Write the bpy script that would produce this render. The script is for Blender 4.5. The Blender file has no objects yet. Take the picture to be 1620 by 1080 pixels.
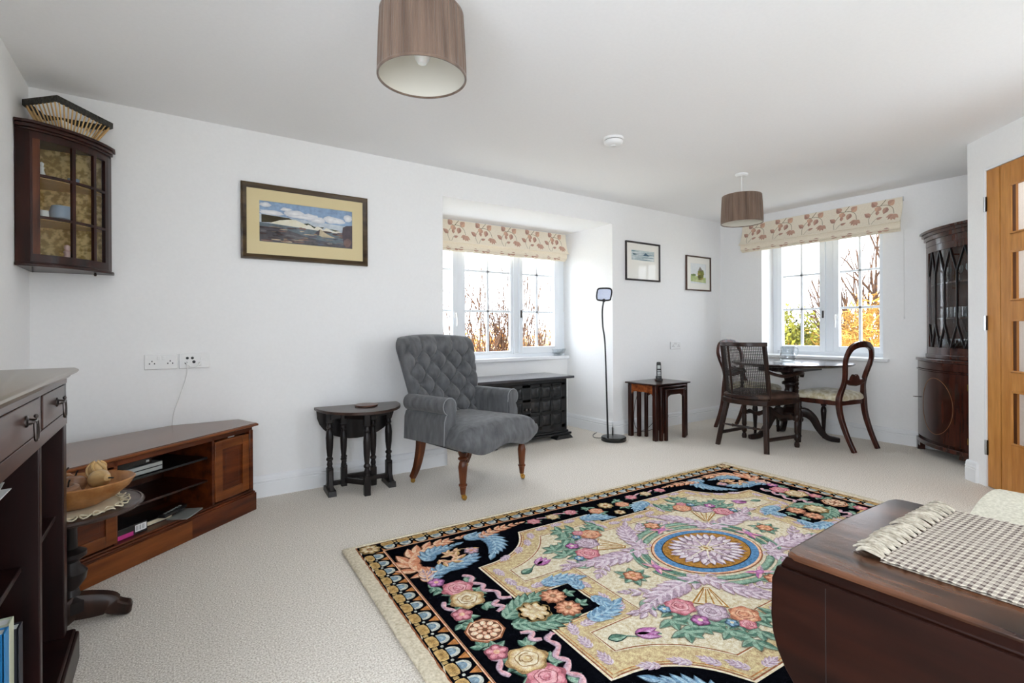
import bpy, bmesh, math, random
from mathutils import Vector, Matrix
from mathutils.geometry import tessellate_polygon
random.seed(7)
PI = math.pi
SC = bpy.context.scene
COL = SC.collection
# ------------------------------------------------------------------ camera, sky, sun, exposure
CAM_H = 1.0915
YAW = math.radians(55.508)          # viewing direction measured from +X
ROLL = math.radians(0.309)
cam_d = bpy.data.cameras.new('camera'); cam = bpy.data.objects.new('camera', cam_d); COL.objects.link(cam)
cam_d.sensor_width = 36.0; cam_d.lens = 793.6 / 1620 * 36.0
cam_d.shift_y = -(540 - 521.32) / 1620
cam_d.clip_start = 0.02; cam_d.clip_end = 400
cam.matrix_world = (Matrix.Translation((0, 0, CAM_H)) @ Matrix.Rotation(YAW - PI / 2, 4, 'Z')
                    @ Matrix.Rotation(PI / 2, 4, 'X') @ Matrix.Rotation(-ROLL, 4, 'Z'))
SC.camera = cam
world = bpy.data.worlds.new('sky'); SC.world = world; world.use_nodes = True
bg = world.node_tree.nodes['Background']
bg.inputs[0].default_value = (0.89, 0.96, 1.06, 1); bg.inputs[1].default_value = 1.0
SC.view_settings.view_transform = 'Standard'; SC.view_settings.look = 'None'
SC.view_settings.gamma = 1; SC.view_settings.use_curve_mapping = False
SC.view_settings.exposure = 3.05
SC.cycles.max_bounces = 14; SC.cycles.diffuse_bounces = 10; SC.cycles.glossy_bounces = 4
SC.cycles.transmission_bounces = 8; SC.cycles.transparent_max_bounces = 16
SC.cycles.caustics_reflective = False; SC.cycles.caustics_refractive = False
SC.cycles.sample_clamp_indirect = 6
def portal(loc, rot, sx, sy):
    l = bpy.data.lights.new('window_portal', 'AREA'); l.shape = 'RECTANGLE'; l.size = sx; l.size_y = sy
    l.cycles.is_portal = True
    o = bpy.data.objects.new('window_portal', l); COL.objects.link(o); o.location = loc; o.rotation_euler = rot
# room constants (metres, camera foot is the origin, X runs along the main wall, Y towards it)
XL, YA, XB, H = -0.605, 3.66, 5.657, 2.4
AX0, AX1, AYB, AZ = 1.84, 3.77, 4.37, 2.175
CX, CY = 4.738, 1.113
YR = -1.9
portal((2.805, 4.62, 1.48), (-PI / 2, 0, 0), 1.93, 1.38)
portal((5.99, 2.545, 1.47), (0, PI / 2, 0), 1.36, 1.19)
portal((0.9, YR - 0.12, 1.1), (PI / 2, 0, 0), .7, 2.0)
portal((XL - .12, -.4, 1.2), (0, -PI / 2, 0), 1.8, 2.6)
portal((CX - 1.65 * .7071 + .09, CY - 1.65 * .7071 - .09, 1.15), (PI / 2, 0, PI / 4), .8, 1.9)

# ------------------------------------------------------------------ helpers
def rgb(r, g, b):
    f = lambda c: (c / 255 / 12.92) if c / 255 <= .04045 else ((c / 255 + .055) / 1.055) ** 2.4
    return (f(r), f(g), f(b), 1)
def lerp(a, b, t): return a + (b - a) * t
def mixc(a, b, t): return tuple(lerp(a[i], b[i], t) for i in range(3)) + (1,)
def smooth(pts, n=6, closed=False):
    """Catmull-Rom through tuples of any length"""
    out = []; N = len(pts)
    for i in range(N if closed else N - 1):
        p0 = pts[(i - 1) % N] if closed or i > 0 else pts[0]
        p1 = pts[i]; p2 = pts[(i + 1) % N]
        p3 = pts[(i + 2) % N] if closed or i + 2 < N else pts[-1]
        for k in range(n):
            t = k / n
            out.append(tuple(.5 * (2 * b + (c - a) * t + (2 * a - 5 * b + 4 * c - d) * t * t + (3 * b - a - 3 * c + d) * t ** 3)
                             for a, b, c, d in zip(p0, p1, p2, p3)))
    if not closed: out.append(tuple(pts[-1]))
    return out
class MB:
    def __init__(s): s.v = []; s.f = []
    def add(s, vs, fs):
        o = len(s.v); s.v += [tuple(v) for v in vs]; s.f += [tuple(i + o for i in f) for f in fs]; return s
    def box(s, x0, y0, z0, x1, y1, z1):
        return s.add([(x0, y0, z0), (x1, y0, z0), (x1, y1, z0), (x0, y1, z0), (x0, y0, z1), (x1, y0, z1), (x1, y1, z1), (x0, y1, z1)],
                     [(0, 3, 2, 1), (4, 5, 6, 7), (0, 1, 5, 4), (1, 2, 6, 5), (2, 3, 7, 6), (3, 0, 4, 7)])
    def prism(s, poly, a, b, axis='z'):
        n = len(poly)
        m = {'z': lambda p, t: (p[0], p[1], t), 'x': lambda p, t: (t, p[0], p[1]), 'y': lambda p, t: (p[0], t, p[1])}[axis]
        tri = tessellate_polygon([[Vector((p[0], p[1], 0)) for p in poly]])
        fs = [tuple(t) for t in tri] + [tuple(i + n for i in reversed(t)) for t in tri]
        fs += [(i, (i + 1) % n, (i + 1) % n + n, i + n) for i in range(n)]
        return s.add([m(p, a) for p in poly] + [m(p, b) for p in poly], fs)
    def lathe(s, prof, cx=0, cy=0, seg=20, cap=True, zoff=0):
        vs = []; fs = []; n = len(prof)
        for r, z in prof:
            for k in range(seg):
                a = 2 * PI * k / seg; vs.append((cx + max(r, 1e-5) * math.cos(a), cy + max(r, 1e-5) * math.sin(a), z + zoff))
        for i in range(n - 1):
            for k in range(seg):
                fs.append((i * seg + k, i * seg + (k + 1) % seg, (i + 1) * seg + (k + 1) % seg, (i + 1) * seg + k))
        if cap:
            fs.append(tuple(range(seg))[::-1]); fs.append(tuple((n - 1) * seg + k for k in range(seg)))
        return s.add(vs, fs)
    def sweep(s, path, shape='round', seg=8, ref=(0, 0, 1), closed=False):
        """path of (x,y,z,w,h): a tube whose section is w wide (across ref) and h tall (towards ref)"""
        ref = Vector(ref); N = len(path); P = [Vector(p[:3]) for p in path]
        if shape == 'round': sec = [(math.cos(2 * PI * k / seg) / 2, math.sin(2 * PI * k / seg) / 2) for k in range(seg)]
        elif shape == 'rect': sec = [(-.5, -.38), (-.38, -.5), (.38, -.5), (.5, -.38), (.5, .38), (.38, .5), (-.38, .5), (-.5, .38)]
        else: sec = [(-.5, -.5), (.5, -.5), (.5, .5), (-.5, .5)]
        m = len(sec); vs = []; fs = []
        for i in range(N):
            a = P[(i - 1) % N] if closed or i > 0 else P[0]; b = P[(i + 1) % N] if closed or i < N - 1 else P[-1]
            t = (b - a).normalized()
            if shape == 'round' and i > 0 and (sd - t * sd.dot(t)).length > 1e-3: sd = sd - t * sd.dot(t)
            else:
                sd = t.cross(ref)
                if sd.length < 1e-2: sd = t.cross(Vector((1, 0, 0)))
            sd.normalize(); u = sd.cross(t).normalized()
            w = path[i][3]; h = path[i][4] if len(path[i]) > 4 else w
            for (p, q) in sec: vs.append(P[i] + sd * p * w + u * q * h)
        for i in range(N if closed else N - 1):
            j = (i + 1) % N
            for k in range(m): fs.append((i * m + k, i * m + (k + 1) % m, j * m + (k + 1) % m, j * m + k))
        if not closed: fs.append(tuple(range(m))[::-1]); fs.append(tuple((N - 1) * m + k for k in range(m)))
        return s.add(vs, fs)
    def tube(s, pts, r, seg=8): return s.sweep([tuple(p[:3]) + (2 * r, 2 * r) for p in pts], 'round', seg)
    def grid(s, fn, nu, nv, wrapu=False):
        vs = [fn(i / (nu if wrapu else nu - 1), j / (nv - 1)) for j in range(nv) for i in range(nu)]
        fs = []
        for j in range(nv - 1):
            for i in range(nu if wrapu else nu - 1):
                k = (i + 1) % nu
                fs.append((j * nu + i, j * nu + k, (j + 1) * nu + k, (j + 1) * nu + i))
        return s.add(vs, fs)
    def ball(s, c, r, seg=12, rings=8, sq=(1, 1, 1)):
        pr = [(r * math.sin(PI * k / rings), -r * math.cos(PI * k / rings)) for k in range(rings + 1)]
        m = MB().lathe(pr, 0, 0, seg, cap=False)
        return s.add([(c[0] + v[0] * sq[0], c[1] + v[1] * sq[1], c[2] + v[2] * sq[2]) for v in m.v], m.f)
    def xf(s, M):
        s.v = [tuple(M @ Vector(v)) for v in s.v]; return s
def put(o, label=None, cat=None, group=None, kind=None):
    if label: o['label'] = label
    if cat: o['category'] = cat
    if group: o['group'] = group
    if kind: o['kind'] = kind
    return o
def build(name, mb, mat, parent=None, ang=38, bevel=0, flat=False, weld=True):
    me = bpy.data.meshes.new(name); me.from_pydata(mb.v, [], mb.f)
    b = bmesh.new(); b.from_mesh(me)
    if weld: bmesh.ops.remove_doubles(b, verts=b.verts, dist=1e-5)
    bmesh.ops.recalc_face_normals(b, faces=b.faces); b.to_mesh(me); b.free()
    if not flat:
        me.polygons.foreach_set('use_smooth', [True] * len(me.polygons)); me.set_sharp_from_angle(angle=math.radians(ang))
    me.materials.append(mat)
    o = bpy.data.objects.new(name, me); COL.objects.link(o)
    if parent: o.parent = parent
    if bevel:
        md = o.modifiers.new('bevel', 'BEVEL'); md.width = bevel; md.segments = 2; md.limit_method = 'ANGLE'; md.angle_limit = math.radians(40)
    return o
def twin(o, parent=None, loc=None, rz=None):
    c = o.copy(); COL.objects.link(c); c.parent = parent
    if loc is not None: c.location = loc
    if rz is not None: c.rotation_euler = (0, 0, rz)
    return c
def thing(name, label, cat, loc=(0, 0, 0), rz=0, group=None, kind=None):
    o = bpy.data.objects.new(name, None); COL.objects.link(o); o.location = loc; o.rotation_euler = (0, 0, rz)
    o.empty_display_size = .1
    return put(o, label, cat, group, kind)
def struct(name, mb, mat, bevel=0, parent=None, label=None):
    o = build(name, mb, mat, parent, bevel=bevel)
    if not parent: put(o, label, None, None, 'structure')
    return o
# ------------------------------------------------------------------ materials
def mat(name, base, rough=.5, metal=0, spec=.5, **k):
    m = bpy.data.materials.new(name); m.use_nodes = True
    p = m.node_tree.nodes['Principled BSDF']
    p.inputs['Base Color'].default_value = base if len(base) == 4 else tuple(base) + (1,)
    p.inputs['Roughness'].default_value = rough; p.inputs['Metallic'].default_value = metal
    p.inputs['Specular IOR Level'].default_value = spec
    for a, b in k.items(): p.inputs[a].default_value = b
    return m
def nodes(m): return m.node_tree.nodes, m.node_tree.links, m.node_tree.nodes['Principled BSDF']
def ramp(n, stops):
    r = n.new('ShaderNodeValToRGB'); e = r.color_ramp.elements
    e[0].position, e[0].color = stops[0]; e[1].position, e[1].color = stops[-1]
    for pos, c in stops[1:-1]:
        x = e.new(pos); x.color = c
    return r
def noisy(name, c1, c2, scale=40, rough=.8, bump=.15, dist=.002, stretch=(1, 1, 1), detail=4, spec=.3, lo=.3, hi=.7, sheen=0, coat=0, metal=0):
    m = mat(name, c1, rough, metal, spec); n, l, p = nodes(m)
    if sheen: p.inputs['Sheen Weight'].default_value = sheen
    if coat: p.inputs['Coat Weight'].default_value = coat; p.inputs['Coat Roughness'].default_value = .18
    tc = n.new('ShaderNodeTexCoord'); mp = n.new('ShaderNodeMapping'); mp.inputs['Scale'].default_value = stretch
    nz = n.new('ShaderNodeTexNoise'); nz.inputs['Scale'].default_value = scale; nz.inputs['Detail'].default_value = detail
    l.new(tc.outputs['Object'], mp.inputs[0]); l.new(mp.outputs[0], nz.inputs['Vector'])
    r = ramp(n, [(lo, c1), (hi, c2)]); l.new(nz.outputs[0], r.inputs[0]); l.new(r.outputs[0], p.inputs['Base Color'])
    if bump:
        b = n.new('ShaderNodeBump'); b.inputs['Strength'].default_value = bump; b.inputs['Distance'].default_value = dist
        l.new(nz.outputs[0], b.inputs['Height']); l.new(b.outputs[0], p.inputs['Normal'])
    return m
def wood(name, dark, light, axis='x', scale=5, rough=.35, bump=.08, coat=.2, hi=.72, lo=.28):
    st = {'x': (.12, 1, 1), 'y': (1, .12, 1), 'z': (1, 1, .12)}[axis]
    m = noisy(name, dark, light, scale * 4, rough, bump, .002, st, 6, .25, lo, hi, coat=coat * .7)
    n, l, p = nodes(m)
    mp = [x for x in n if x.type == 'MAPPING'][0]; rp = [x for x in n if x.type == 'VALTORGB'][0]
    n2 = n.new('ShaderNodeTexNoise'); n2.inputs['Scale'].default_value = scale * 22; n2.inputs['Detail'].default_value = 3
    l.new(mp.outputs[0], n2.inputs['Vector'])
    mx = n.new('ShaderNodeMixRGB'); mx.blend_type = 'MULTIPLY'; mx.inputs[0].default_value = .35
    l.new(rp.outputs[0], mx.inputs[1]); l.new(n2.outputs[0], mx.inputs[2]); l.new(mx.outputs[0], p.inputs['Base Color'])
    return m
def glass_pane(name, tint=(1, 1, 1, 1), refl=1.0):
    m = bpy.data.materials.new(name); m.use_nodes = True; n = m.node_tree.nodes; l = m.node_tree.links
    n.remove(n['Principled BSDF']); out = n['Material Output']
    t = n.new('ShaderNodeBsdfTransparent'); t.inputs[0].default_value = tint
    g = n.new('ShaderNodeBsdfGlossy'); g.inputs['Roughness'].default_value = .02
    fr = n.new('ShaderNodeFresnel'); fr.inputs[0].default_value = 1.45
    mu = n.new('ShaderNodeMath'); mu.operation = 'MULTIPLY'; mu.inputs[1].default_value = refl
    mx = n.new('ShaderNodeMixShader'); l.new(fr.outputs[0], mu.inputs[0])
    ge = n.new('ShaderNodeNewGeometry'); iv = n.new('ShaderNodeMath'); iv.operation = 'SUBTRACT'; iv.inputs[0].default_value = 1; l.new(ge.outputs['Backfacing'], iv.inputs[1])
    m2 = n.new('ShaderNodeMath'); m2.operation = 'MULTIPLY'; l.new(mu.outputs[0], m2.inputs[0]); l.new(iv.outputs[0], m2.inputs[1]); m2.use_clamp = True
    l.new(m2.outputs[0], mx.inputs[0])
    l.new(t.outputs[0], mx.inputs[1]); l.new(g.outputs[0], mx.inputs[2]); l.new(mx.outputs[0], out.inputs[0])
    return m
def painted(name, rough=.85, bump=.0, bscale=300, spec=.2, sheen=0, wear=.0):
    m = mat(name, (1, 1, 1), rough, 0, spec); n, l, p = nodes(m)
    if sheen: p.inputs['Sheen Weight'].default_value = sheen
    at = n.new('ShaderNodeAttribute'); at.attribute_name = 'Col'
    nz = n.new('ShaderNodeTexNoise'); nz.inputs['Scale'].default_value = bscale; nz.inputs['Detail'].default_value = 3
    tc = n.new('ShaderNodeTexCoord'); l.new(tc.outputs['Object'], nz.inputs['Vector'])
    if wear:
        n3 = n.new('ShaderNodeTexNoise'); n3.inputs['Scale'].default_value = bscale * .22; n3.inputs['Detail'].default_value = 2; l.new(tc.outputs['Object'], n3.inputs['Vector'])
        av = n.new('ShaderNodeMath'); av.operation = 'ADD'; l.new(nz.outputs[0], av.inputs[0]); l.new(n3.outputs[0], av.inputs[1])
        r3 = ramp(n, [(.38, (.22, .22, .22, 1)), (.62, (.78, .78, .78, 1))]); hv = n.new('ShaderNodeMath'); hv.operation = 'MULTIPLY'; hv.inputs[1].default_value = .5; l.new(av.outputs[0], hv.inputs[0]); l.new(hv.outputs[0], r3.inputs[0])
        mx = n.new('ShaderNodeMixRGB'); mx.blend_type = 'OVERLAY'; mx.inputs[0].default_value = wear
        l.new(at.outputs['Color'], mx.inputs[1]); l.new(r3.outputs[0], mx.inputs[2]); l.new(mx.outputs[0], p.inputs['Base Color'])
    else: l.new(at.outputs['Color'], p.inputs['Base Color'])
    if bump:
        b = n.new('ShaderNodeBump'); b.inputs['Strength'].default_value = bump; b.inputs['Distance'].default_value = .003
        l.new(nz.outputs[0], b.inputs['Height']); l.new(b.outputs[0], p.inputs['Normal'])
    return m
class Paint:
    """coloured flat shapes laid on a surface given by fn(u, v, lift)"""
    def __init__(s, fn, dz=.0005): s.v = []; s.f = []; s.c = []; s.fn = fn; s.dz = dz; s.sx = s.sy = 1; s.ox = s.oy = 0; s.swap = False
    def pt(s, u, v, lay):
        if s.swap: u, v = v, u
        return tuple(s.fn(s.ox + s.sx * u, s.oy + s.sy * v, lay * s.dz))
    def poly(s, pts, col, lay, cc=None):
        o = len(s.v); n = len(pts); s.v += [s.pt(p[0], p[1], lay) for p in pts]; s.c += [col] * n
        if cc is None:
            for t in tessellate_polygon([[Vector((p[0], p[1], 0)) for p in pts]]): s.f.append(tuple(o + i for i in t))
        else:
            s.v.append(s.pt(sum(p[0] for p in pts) / n, sum(p[1] for p in pts) / n, lay + .6)); s.c.append(cc)
            for i in range(n): s.f.append((o + i, o + (i + 1) % n, o + n))
    def strip(s, path, col, lay, col2=None):
        """path of (u,v,w)"""
        o = len(s.v); N = len(path)
        for i, p in enumerate(path):
            a = path[max(i - 1, 0)]; b = path[min(i + 1, N - 1)]
            dx, dy = b[0] - a[0], b[1] - a[1]; L = math.hypot(dx, dy) or 1
            nx, ny = -dy / L * p[2] / 2, dx / L * p[2] / 2
            s.v += [s.pt(p[0] + nx, p[1] + ny, lay), s.pt(p[0] - nx, p[1] - ny, lay)]; s.c += [col, col2 or col]
        for i in range(N - 1): s.f.append((o + 2 * i, o + 2 * i + 1, o + 2 * i + 3, o + 2 * i + 2))
    def ell(s, u, v, ru, rv, col, lay, cc=None, n=20, rot=0, lob=0, amp=0, ph=0):
        pts = []
        for k in range(n):
            a = 2 * PI * k / n; r = 1 + (amp * math.cos(lob * a + ph) if lob else 0)
            x, y = ru * r * math.cos(a), rv * r * math.sin(a)
            pts.append((u + x * math.cos(rot) - y * math.sin(rot), v + x * math.sin(rot) + y * math.cos(rot)))
        s.poly(pts, col, lay, cc)
    def leaf(s, u, v, L, W, ang, c1, c2, lay, out=None, bend=0):
        t = [0, .12, .3, .55, .8, 1]; w = [0, .28, .48, .46, .24, 0]
        def P(a, b):
            y = b * W + bend * L * a * a; x = a * L
            return (u + x * math.cos(ang) - y * math.sin(ang), v + x * math.sin(ang) + y * math.cos(ang))
        up = [P(a, b) for a, b in zip(t, w)]; mid = [P(a, 0) for a in t]; dn = [P(a, -b) for a, b in zip(t, w)]
        if out:
            k = 1.28; u2 = [P(lerp(-.06, 1.06, a), b * k) for a, b in zip(t, w)]; d2 = [P(lerp(-.06, 1.06, a), -b * k) for a, b in zip(t, w)]
            s.poly(u2 + d2[-2:0:-1], out, lay - .8)  # larger dark copy beneath, a painted shadow line for the carved edge
        s.poly(up + mid[-2:0:-1], c1, lay); s.poly(dn + mid[-2:0:-1], c2, lay)
    def build(s, name, m, parent=None, kind=None):
        me = bpy.data.meshes.new(name); me.from_pydata(s.v, [], s.f)
        at = me.color_attributes.new('Col', 'FLOAT_COLOR', 'POINT')
        at.data.foreach_set('color', [x for c in s.c for x in (tuple(c) + (1,))[:4]])
        me.materials.append(m); o = bpy.data.objects.new(name, me); COL.objects.link(o)
        if parent: o.parent = parent
        if kind: o['kind'] = kind
        return o
M = {}
M['wall'] = noisy('wall_paint', (.855, .855, .85, 1), (.875, .875, .87, 1), 60, .9, .03, .001, spec=.2)
M['ceil'] = noisy('ceiling_paint', (.87, .87, .87, 1), (.89, .89, .89, 1), 60, .95, .03, .001, spec=.2)
M['gloss'] = mat('white_gloss_paint', (.83, .845, .86), .35)
M['upvc'] = mat('white_window_plastic', (.80, .835, .87), .3)
M['plastic'] = mat('white_plastic', (.80, .80, .79), .35)
M['carpet'] = noisy('beige_carpet', rgb(182, 171, 155), rgb(250, 244, 234), 170, .97, .9, .006, detail=5, spec=.05, sheen=.2, lo=.33, hi=.66)
M['pane'] = glass_pane('window_glass')
M['tvwood'] = wood('tv_mahogany', rgb(48, 18, 8), rgb(122, 60, 28), 'x', 5, .3)
M['tvwood_light'] = wood('tv_oak_band', rgb(92, 44, 16), rgb(150, 84, 38), 'x', 5, .35)
M['tvtop'] = wood('tv_top_veneer', rgb(84, 52, 34), rgb(140, 100, 76), 'x', 4, .25, coat=.5)
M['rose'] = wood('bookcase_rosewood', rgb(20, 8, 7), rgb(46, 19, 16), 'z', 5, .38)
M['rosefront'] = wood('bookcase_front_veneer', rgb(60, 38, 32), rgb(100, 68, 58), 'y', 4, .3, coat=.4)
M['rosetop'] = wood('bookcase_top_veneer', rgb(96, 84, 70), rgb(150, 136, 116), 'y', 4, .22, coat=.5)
M['cornercab'] = wood('corner_cabinet_mahogany', rgb(26, 9, 6), rgb(66, 28, 17), 'z', 5, .35)
M['goldpaper'] = noisy('gold_brocade_lining', rgb(170, 140, 78), rgb(226, 198, 136), 45, .8, .1, .001, lo=.42, hi=.58)
M['black_oak'] = wood('blackened_oak', rgb(15, 12, 12), rgb(40, 32, 30), 'z', 6, .4, .12)
M['black_oak_top'] = wood('blackened_oak_top', rgb(44, 32, 28), rgb(84, 64, 56), 'x', 5, .3, .1)
M['coffer'] = wood('charcoal_oak', rgb(24, 25, 26), rgb(50, 51, 52), 'x', 6, .38, .12)
M['coffertop'] = wood('charcoal_oak_top', rgb(60, 60, 64), rgb(100, 100, 106), 'x', 5, .22, .06, coat=.5)
M['chairfab'] = noisy('grey_velvet', rgb(76, 77, 79), rgb(104, 105, 107), 26, .9, .12, .002, stretch=(1, 1, .3), spec=.2, sheen=.2)
M['piping'] = mat('pale_grey_piping', rgb(138, 140, 142), .8)
M['legwood'] = wood('chair_leg_mahogany', rgb(60, 28, 14), rgb(126, 70, 40), 'z', 6, .3)
M['brass'] = mat('brass', rgb(190, 150, 80), .25, 1)
M['nest'] = wood('nest_mahogany', rgb(20, 8, 6), rgb(62, 28, 18), 'z', 6, .28, coat=.5)
M['nestfig'] = wood('nest_figured_veneer', rgb(80, 34, 14), rgb(170, 92, 46), 'x', 6, .26, coat=.5)
M['black'] = mat('black_plastic', rgb(18, 18, 20), .35)
M['blackgloss'] = mat('black_gloss', rgb(10, 10, 12), .12)
M['steel'] = mat('brushed_steel', rgb(190, 192, 194), .3, 1)
M['iron'] = mat('antique_metal', rgb(86, 80, 78), .28, 1)
M['silver'] = mat('silver_grey_plastic', rgb(176, 182, 180), .3, .5)
M['door'] = wood('golden_oak_door', rgb(188, 122, 56), rgb(224, 160, 86), 'z', 4, .4, .05, coat=.2)
M['doorshade'] = wood('door_recess_shade', rgb(74, 40, 16), rgb(120, 70, 32), 'z', 5, .4)  # darker oak tone that paints shade into the door recesses
M['dine'] = wood('dark_mahogany_table', rgb(24, 14, 14), rgb(58, 36, 32), 'x', 5, .2, coat=.5)
M['dineleg'] = wood('dark_mahogany_carved', rgb(18, 11, 10), rgb(44, 26, 22), 'z', 6, .3)
M['balloon'] = wood('balloon_back_mahogany', rgb(40, 16, 11), rgb(92, 46, 33), 'z', 6, .26, coat=.5)
M['seatgold'] = noisy('gold_damask', rgb(190, 178, 142), rgb(222, 216, 196), 24, .8, .1, .002, lo=.42, hi=.6, sheen=.3)
M['caneframe'] = wood('cane_chair_oak', rgb(24, 15, 12), rgb(60, 38, 28), 'z', 6, .35)
M['cane'] = mat('woven_cane', rgb(26, 19, 16), .5)
M['leather'] = noisy('brown_leather_cushion', rgb(50, 36, 30), rgb(88, 68, 58), 18, .45, .2, .003)
M['display'] = wood('display_cabinet_mahogany', rgb(30, 11, 9), rgb(84, 40, 26), 'z', 6, .22, coat=.6)
M['inlay'] = mat('boxwood_inlay', rgb(132, 92, 54), .4)
M['cabglass'] = glass_pane('cabinet_glass', (.97, .98, .98, 1), 1.0)
M['crystal'] = glass_pane('clear_crystal', (.86, .88, .89, 1), 3.5)
M['china'] = mat('white_china', rgb(226, 226, 222), .2)
M['shade'] = noisy('brown_pleated_silk', rgb(84, 66, 54), rgb(126, 104, 88), 30, .75, .1, .001, stretch=(1, 1, .05), sheen=.3)
M['shadein'] = mat('cream_shade_lining', rgb(206, 202, 190), .8)
M['bulb'] = mat('opal_bulb', rgb(236, 236, 232), .3, 0, .5, **{'Subsurface Weight': .2})
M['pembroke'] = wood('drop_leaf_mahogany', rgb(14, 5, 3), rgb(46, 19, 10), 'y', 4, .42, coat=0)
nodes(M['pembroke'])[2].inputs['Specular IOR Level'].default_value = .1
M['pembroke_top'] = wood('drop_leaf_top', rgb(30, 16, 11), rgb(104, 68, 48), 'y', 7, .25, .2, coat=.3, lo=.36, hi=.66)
M['sofa'] = noisy('oatmeal_weave', rgb(186, 182, 164), rgb(216, 212, 196), 130, .95, .6, .003, stretch=(1, 1, 1), spec=.1)
M['blind'] = noisy('cream_linen', rgb(228, 217, 196), rgb(240, 231, 213), 160, .9, .15, .001)
M['paint'] = painted('printed_colours', .8)
M['picture'] = painted('watercolour', .6, 0, 40, wear=.35)
M['rugpaint'] = painted('dyed_wool', .98, .9, 260, 0, 0, .75)
M['rugbase'] = noisy('cream_wool_edge', rgb(186, 174, 148), rgb(226, 216, 194), 90, .97, .9, .006, spec=.05)
M['doily'] = mat('cream_lace', rgb(222, 212, 184), .9)
M['bowl'] = wood('turned_beech_bowl', rgb(150, 96, 52), rgb(196, 142, 88), 'y', 5, .4, coat=.1)
M['fruitpale'] = wood('pale_boxwood', rgb(206, 164, 104), rgb(226, 190, 132), 'z', 5, .35)
M['fruitdark'] = wood('streaky_walnut', rgb(104, 68, 48), rgb(182, 140, 108), 'x', 7, .3)
M['paper'] = mat('white_paper', rgb(228, 230, 230), .7)
# ------------------------------------------------------------------ the room
T = .1
struct('floor', MB().box(XL - .3, YR - .3, -.12, 6.2, 4.62, 0), M['carpet'], label='beige twist pile carpet covering the whole floor')
struct('ceiling', MB().box(XL - .3, YR - .3, H, 6.2, 4.75, H + .15), M['ceil'], label='plain white painted ceiling')
w = MB().box(XL - T, YA, 0, AX0, YA + T, H).box(AX1, YA, 0, XB + .3, YA + T, H).box(AX0, YA, AZ, AX1, 4.62, H)
w.box(AX0 - T, YA + T, 0, AX0, 4.62, H).box(AX1, YA + T, 0, AX1 + T, 4.62, H).box(AX0, AYB, 0, AX1, 4.62, .765)
struct('wall_main', w, M['wall'], label='white painted long wall with window alcove')
LY0, LY1 = -1.7, .9
struct('wall_left', MB().box(XL - T, LY1, 0, XL, YA, H).box(XL - T, YR, 0, XL, LY0, H).box(XL - T, LY0, 0, XL, LY1, .3).box(XL - T, LY0, 2.1, XL, LY1, H), M['wall'], label='white painted side wall behind the bookcase')
WY0, WY1, WZ0, WZ1 = 1.95, 3.14, .765, 2.15
w = MB().box(XB, CY - T, 0, XB + .3, WY0, H).box(XB, WY1, 0, XB + .3, YA, H).box(XB, WY0, 0, XB + .3, WY1, WZ0).box(XB, WY0, WZ1, XB + .3, WY1, H)
struct('wall_far', w, M['wall'], label='white painted end wall with the two light window')
struct('wall_corner', MB().box(CX, CY - T, 0, XB, CY, H), M['wall'], label='short white return wall beside the display cabinet')
# diagonal wall: local x runs from the corner towards the camera side, local y points out of the room
DG = math.radians(225)
DX0, DX1, DZ = .155, 1.02, 2.175
LD = 2.6
def diag(m): return m.xf(Matrix.Translation((CX, CY, 0)) @ Matrix.Rotation(DG, 4, 'Z'))
# rotated local +x = (-1,-1)/sqrt2, local +y = (1,-1)/sqrt2 (away from the room)
w = MB().box(0, 0, 0, DX0, T, H).box(DX1, 0, 0, 1.25, T, H).box(2.05, 0, 0, LD, T, H).box(1.25, 0, 0, 2.05, T, .2).box(1.25, 0, 2.1, 2.05, T, H).box(DX0, 0, DZ, DX1, T, H)
struct('wall_diagonal', diag(w), M['wall'], label='white angled wall holding the glazed oak door')
ex, ey = CX - LD * .7071, CY - LD * .7071
struct('wall_right', MB().box(ex, YR, 0, ex + T, ey + .05, H), M['wall'], label='white wall beside the sofa')
RX0, RX1 = 0.55, 1.25
w = MB().box(XL, YR - T, 0, RX0, YR, H).box(RX1, YR - T, 0, ex, YR, H).box(RX0, YR - T, 2.12, RX1, YR, H)
struct('wall_rear', w, M['wall'], label='white wall with garden doors behind the viewer')
# hallway beyond the door
hw = MB().box(0.1, 1.35, 0, 1.14, 1.45, H).box(1.14, T, 0, 1.22, 1.45, H).box(0, .16, 0, .1, 1.45, H)
struct('wall_hall', diag(hw), M['wall'], label='pale hallway wall beyond the glazed door')
hl = bpy.data.lights.new('hall_fill_light', 'POINT'); hl.energy = .8; hl.shadow_soft_size = .12; hl.color = (1, .95, .88)  # added lamp, brightens the hall behind the door panes
ho = bpy.data.objects.new('hall_fill_light', hl); COL.objects.link(ho); ho.location = Matrix.Translation((CX, CY, 0)) @ Matrix.Rotation(DG, 4, 'Z') @ Vector((.75, .75, 2.2))
# baseboards
BP = [(0, 0), (.020, 0), (.020, .088), (.0165, .092), (.0165, .098), (.020, .102), (.020, .108), (.0165, .112), (.0165, .128), (.012, .138), (.006, .143), (0, .143)]
def board(name, p, q, label):
    """p to q along the floor, room on the left hand"""
    p = Vector(p); q = Vector(q); d = (q - p); L = d.length; a = math.atan2(d.y, d.x)
    m = MB().prism([(t, z) for t, z in BP], 0, L, 'x')
    struct(name, m.xf(Matrix.Translation((p.x, p.y, 0)) @ Matrix.Rotation(a, 4, 'Z')), M['gloss'], label=label)
board('baseboard_main', (AX0 + .02, YA), (XL, YA), 'white skirting board under the large seaside picture')
board('baseboard_alcove_left', (AX0, AYB), (AX0, YA - .02), 'white skirting board on the near side of the alcove')
board('baseboard_alcove_back', (AX1, AYB), (AX0, AYB), 'white skirting board at the back of the alcove')
board('baseboard_alcove_right', (AX1, YA - .02), (AX1, AYB), 'white skirting board behind the magnifier lamp')
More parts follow.
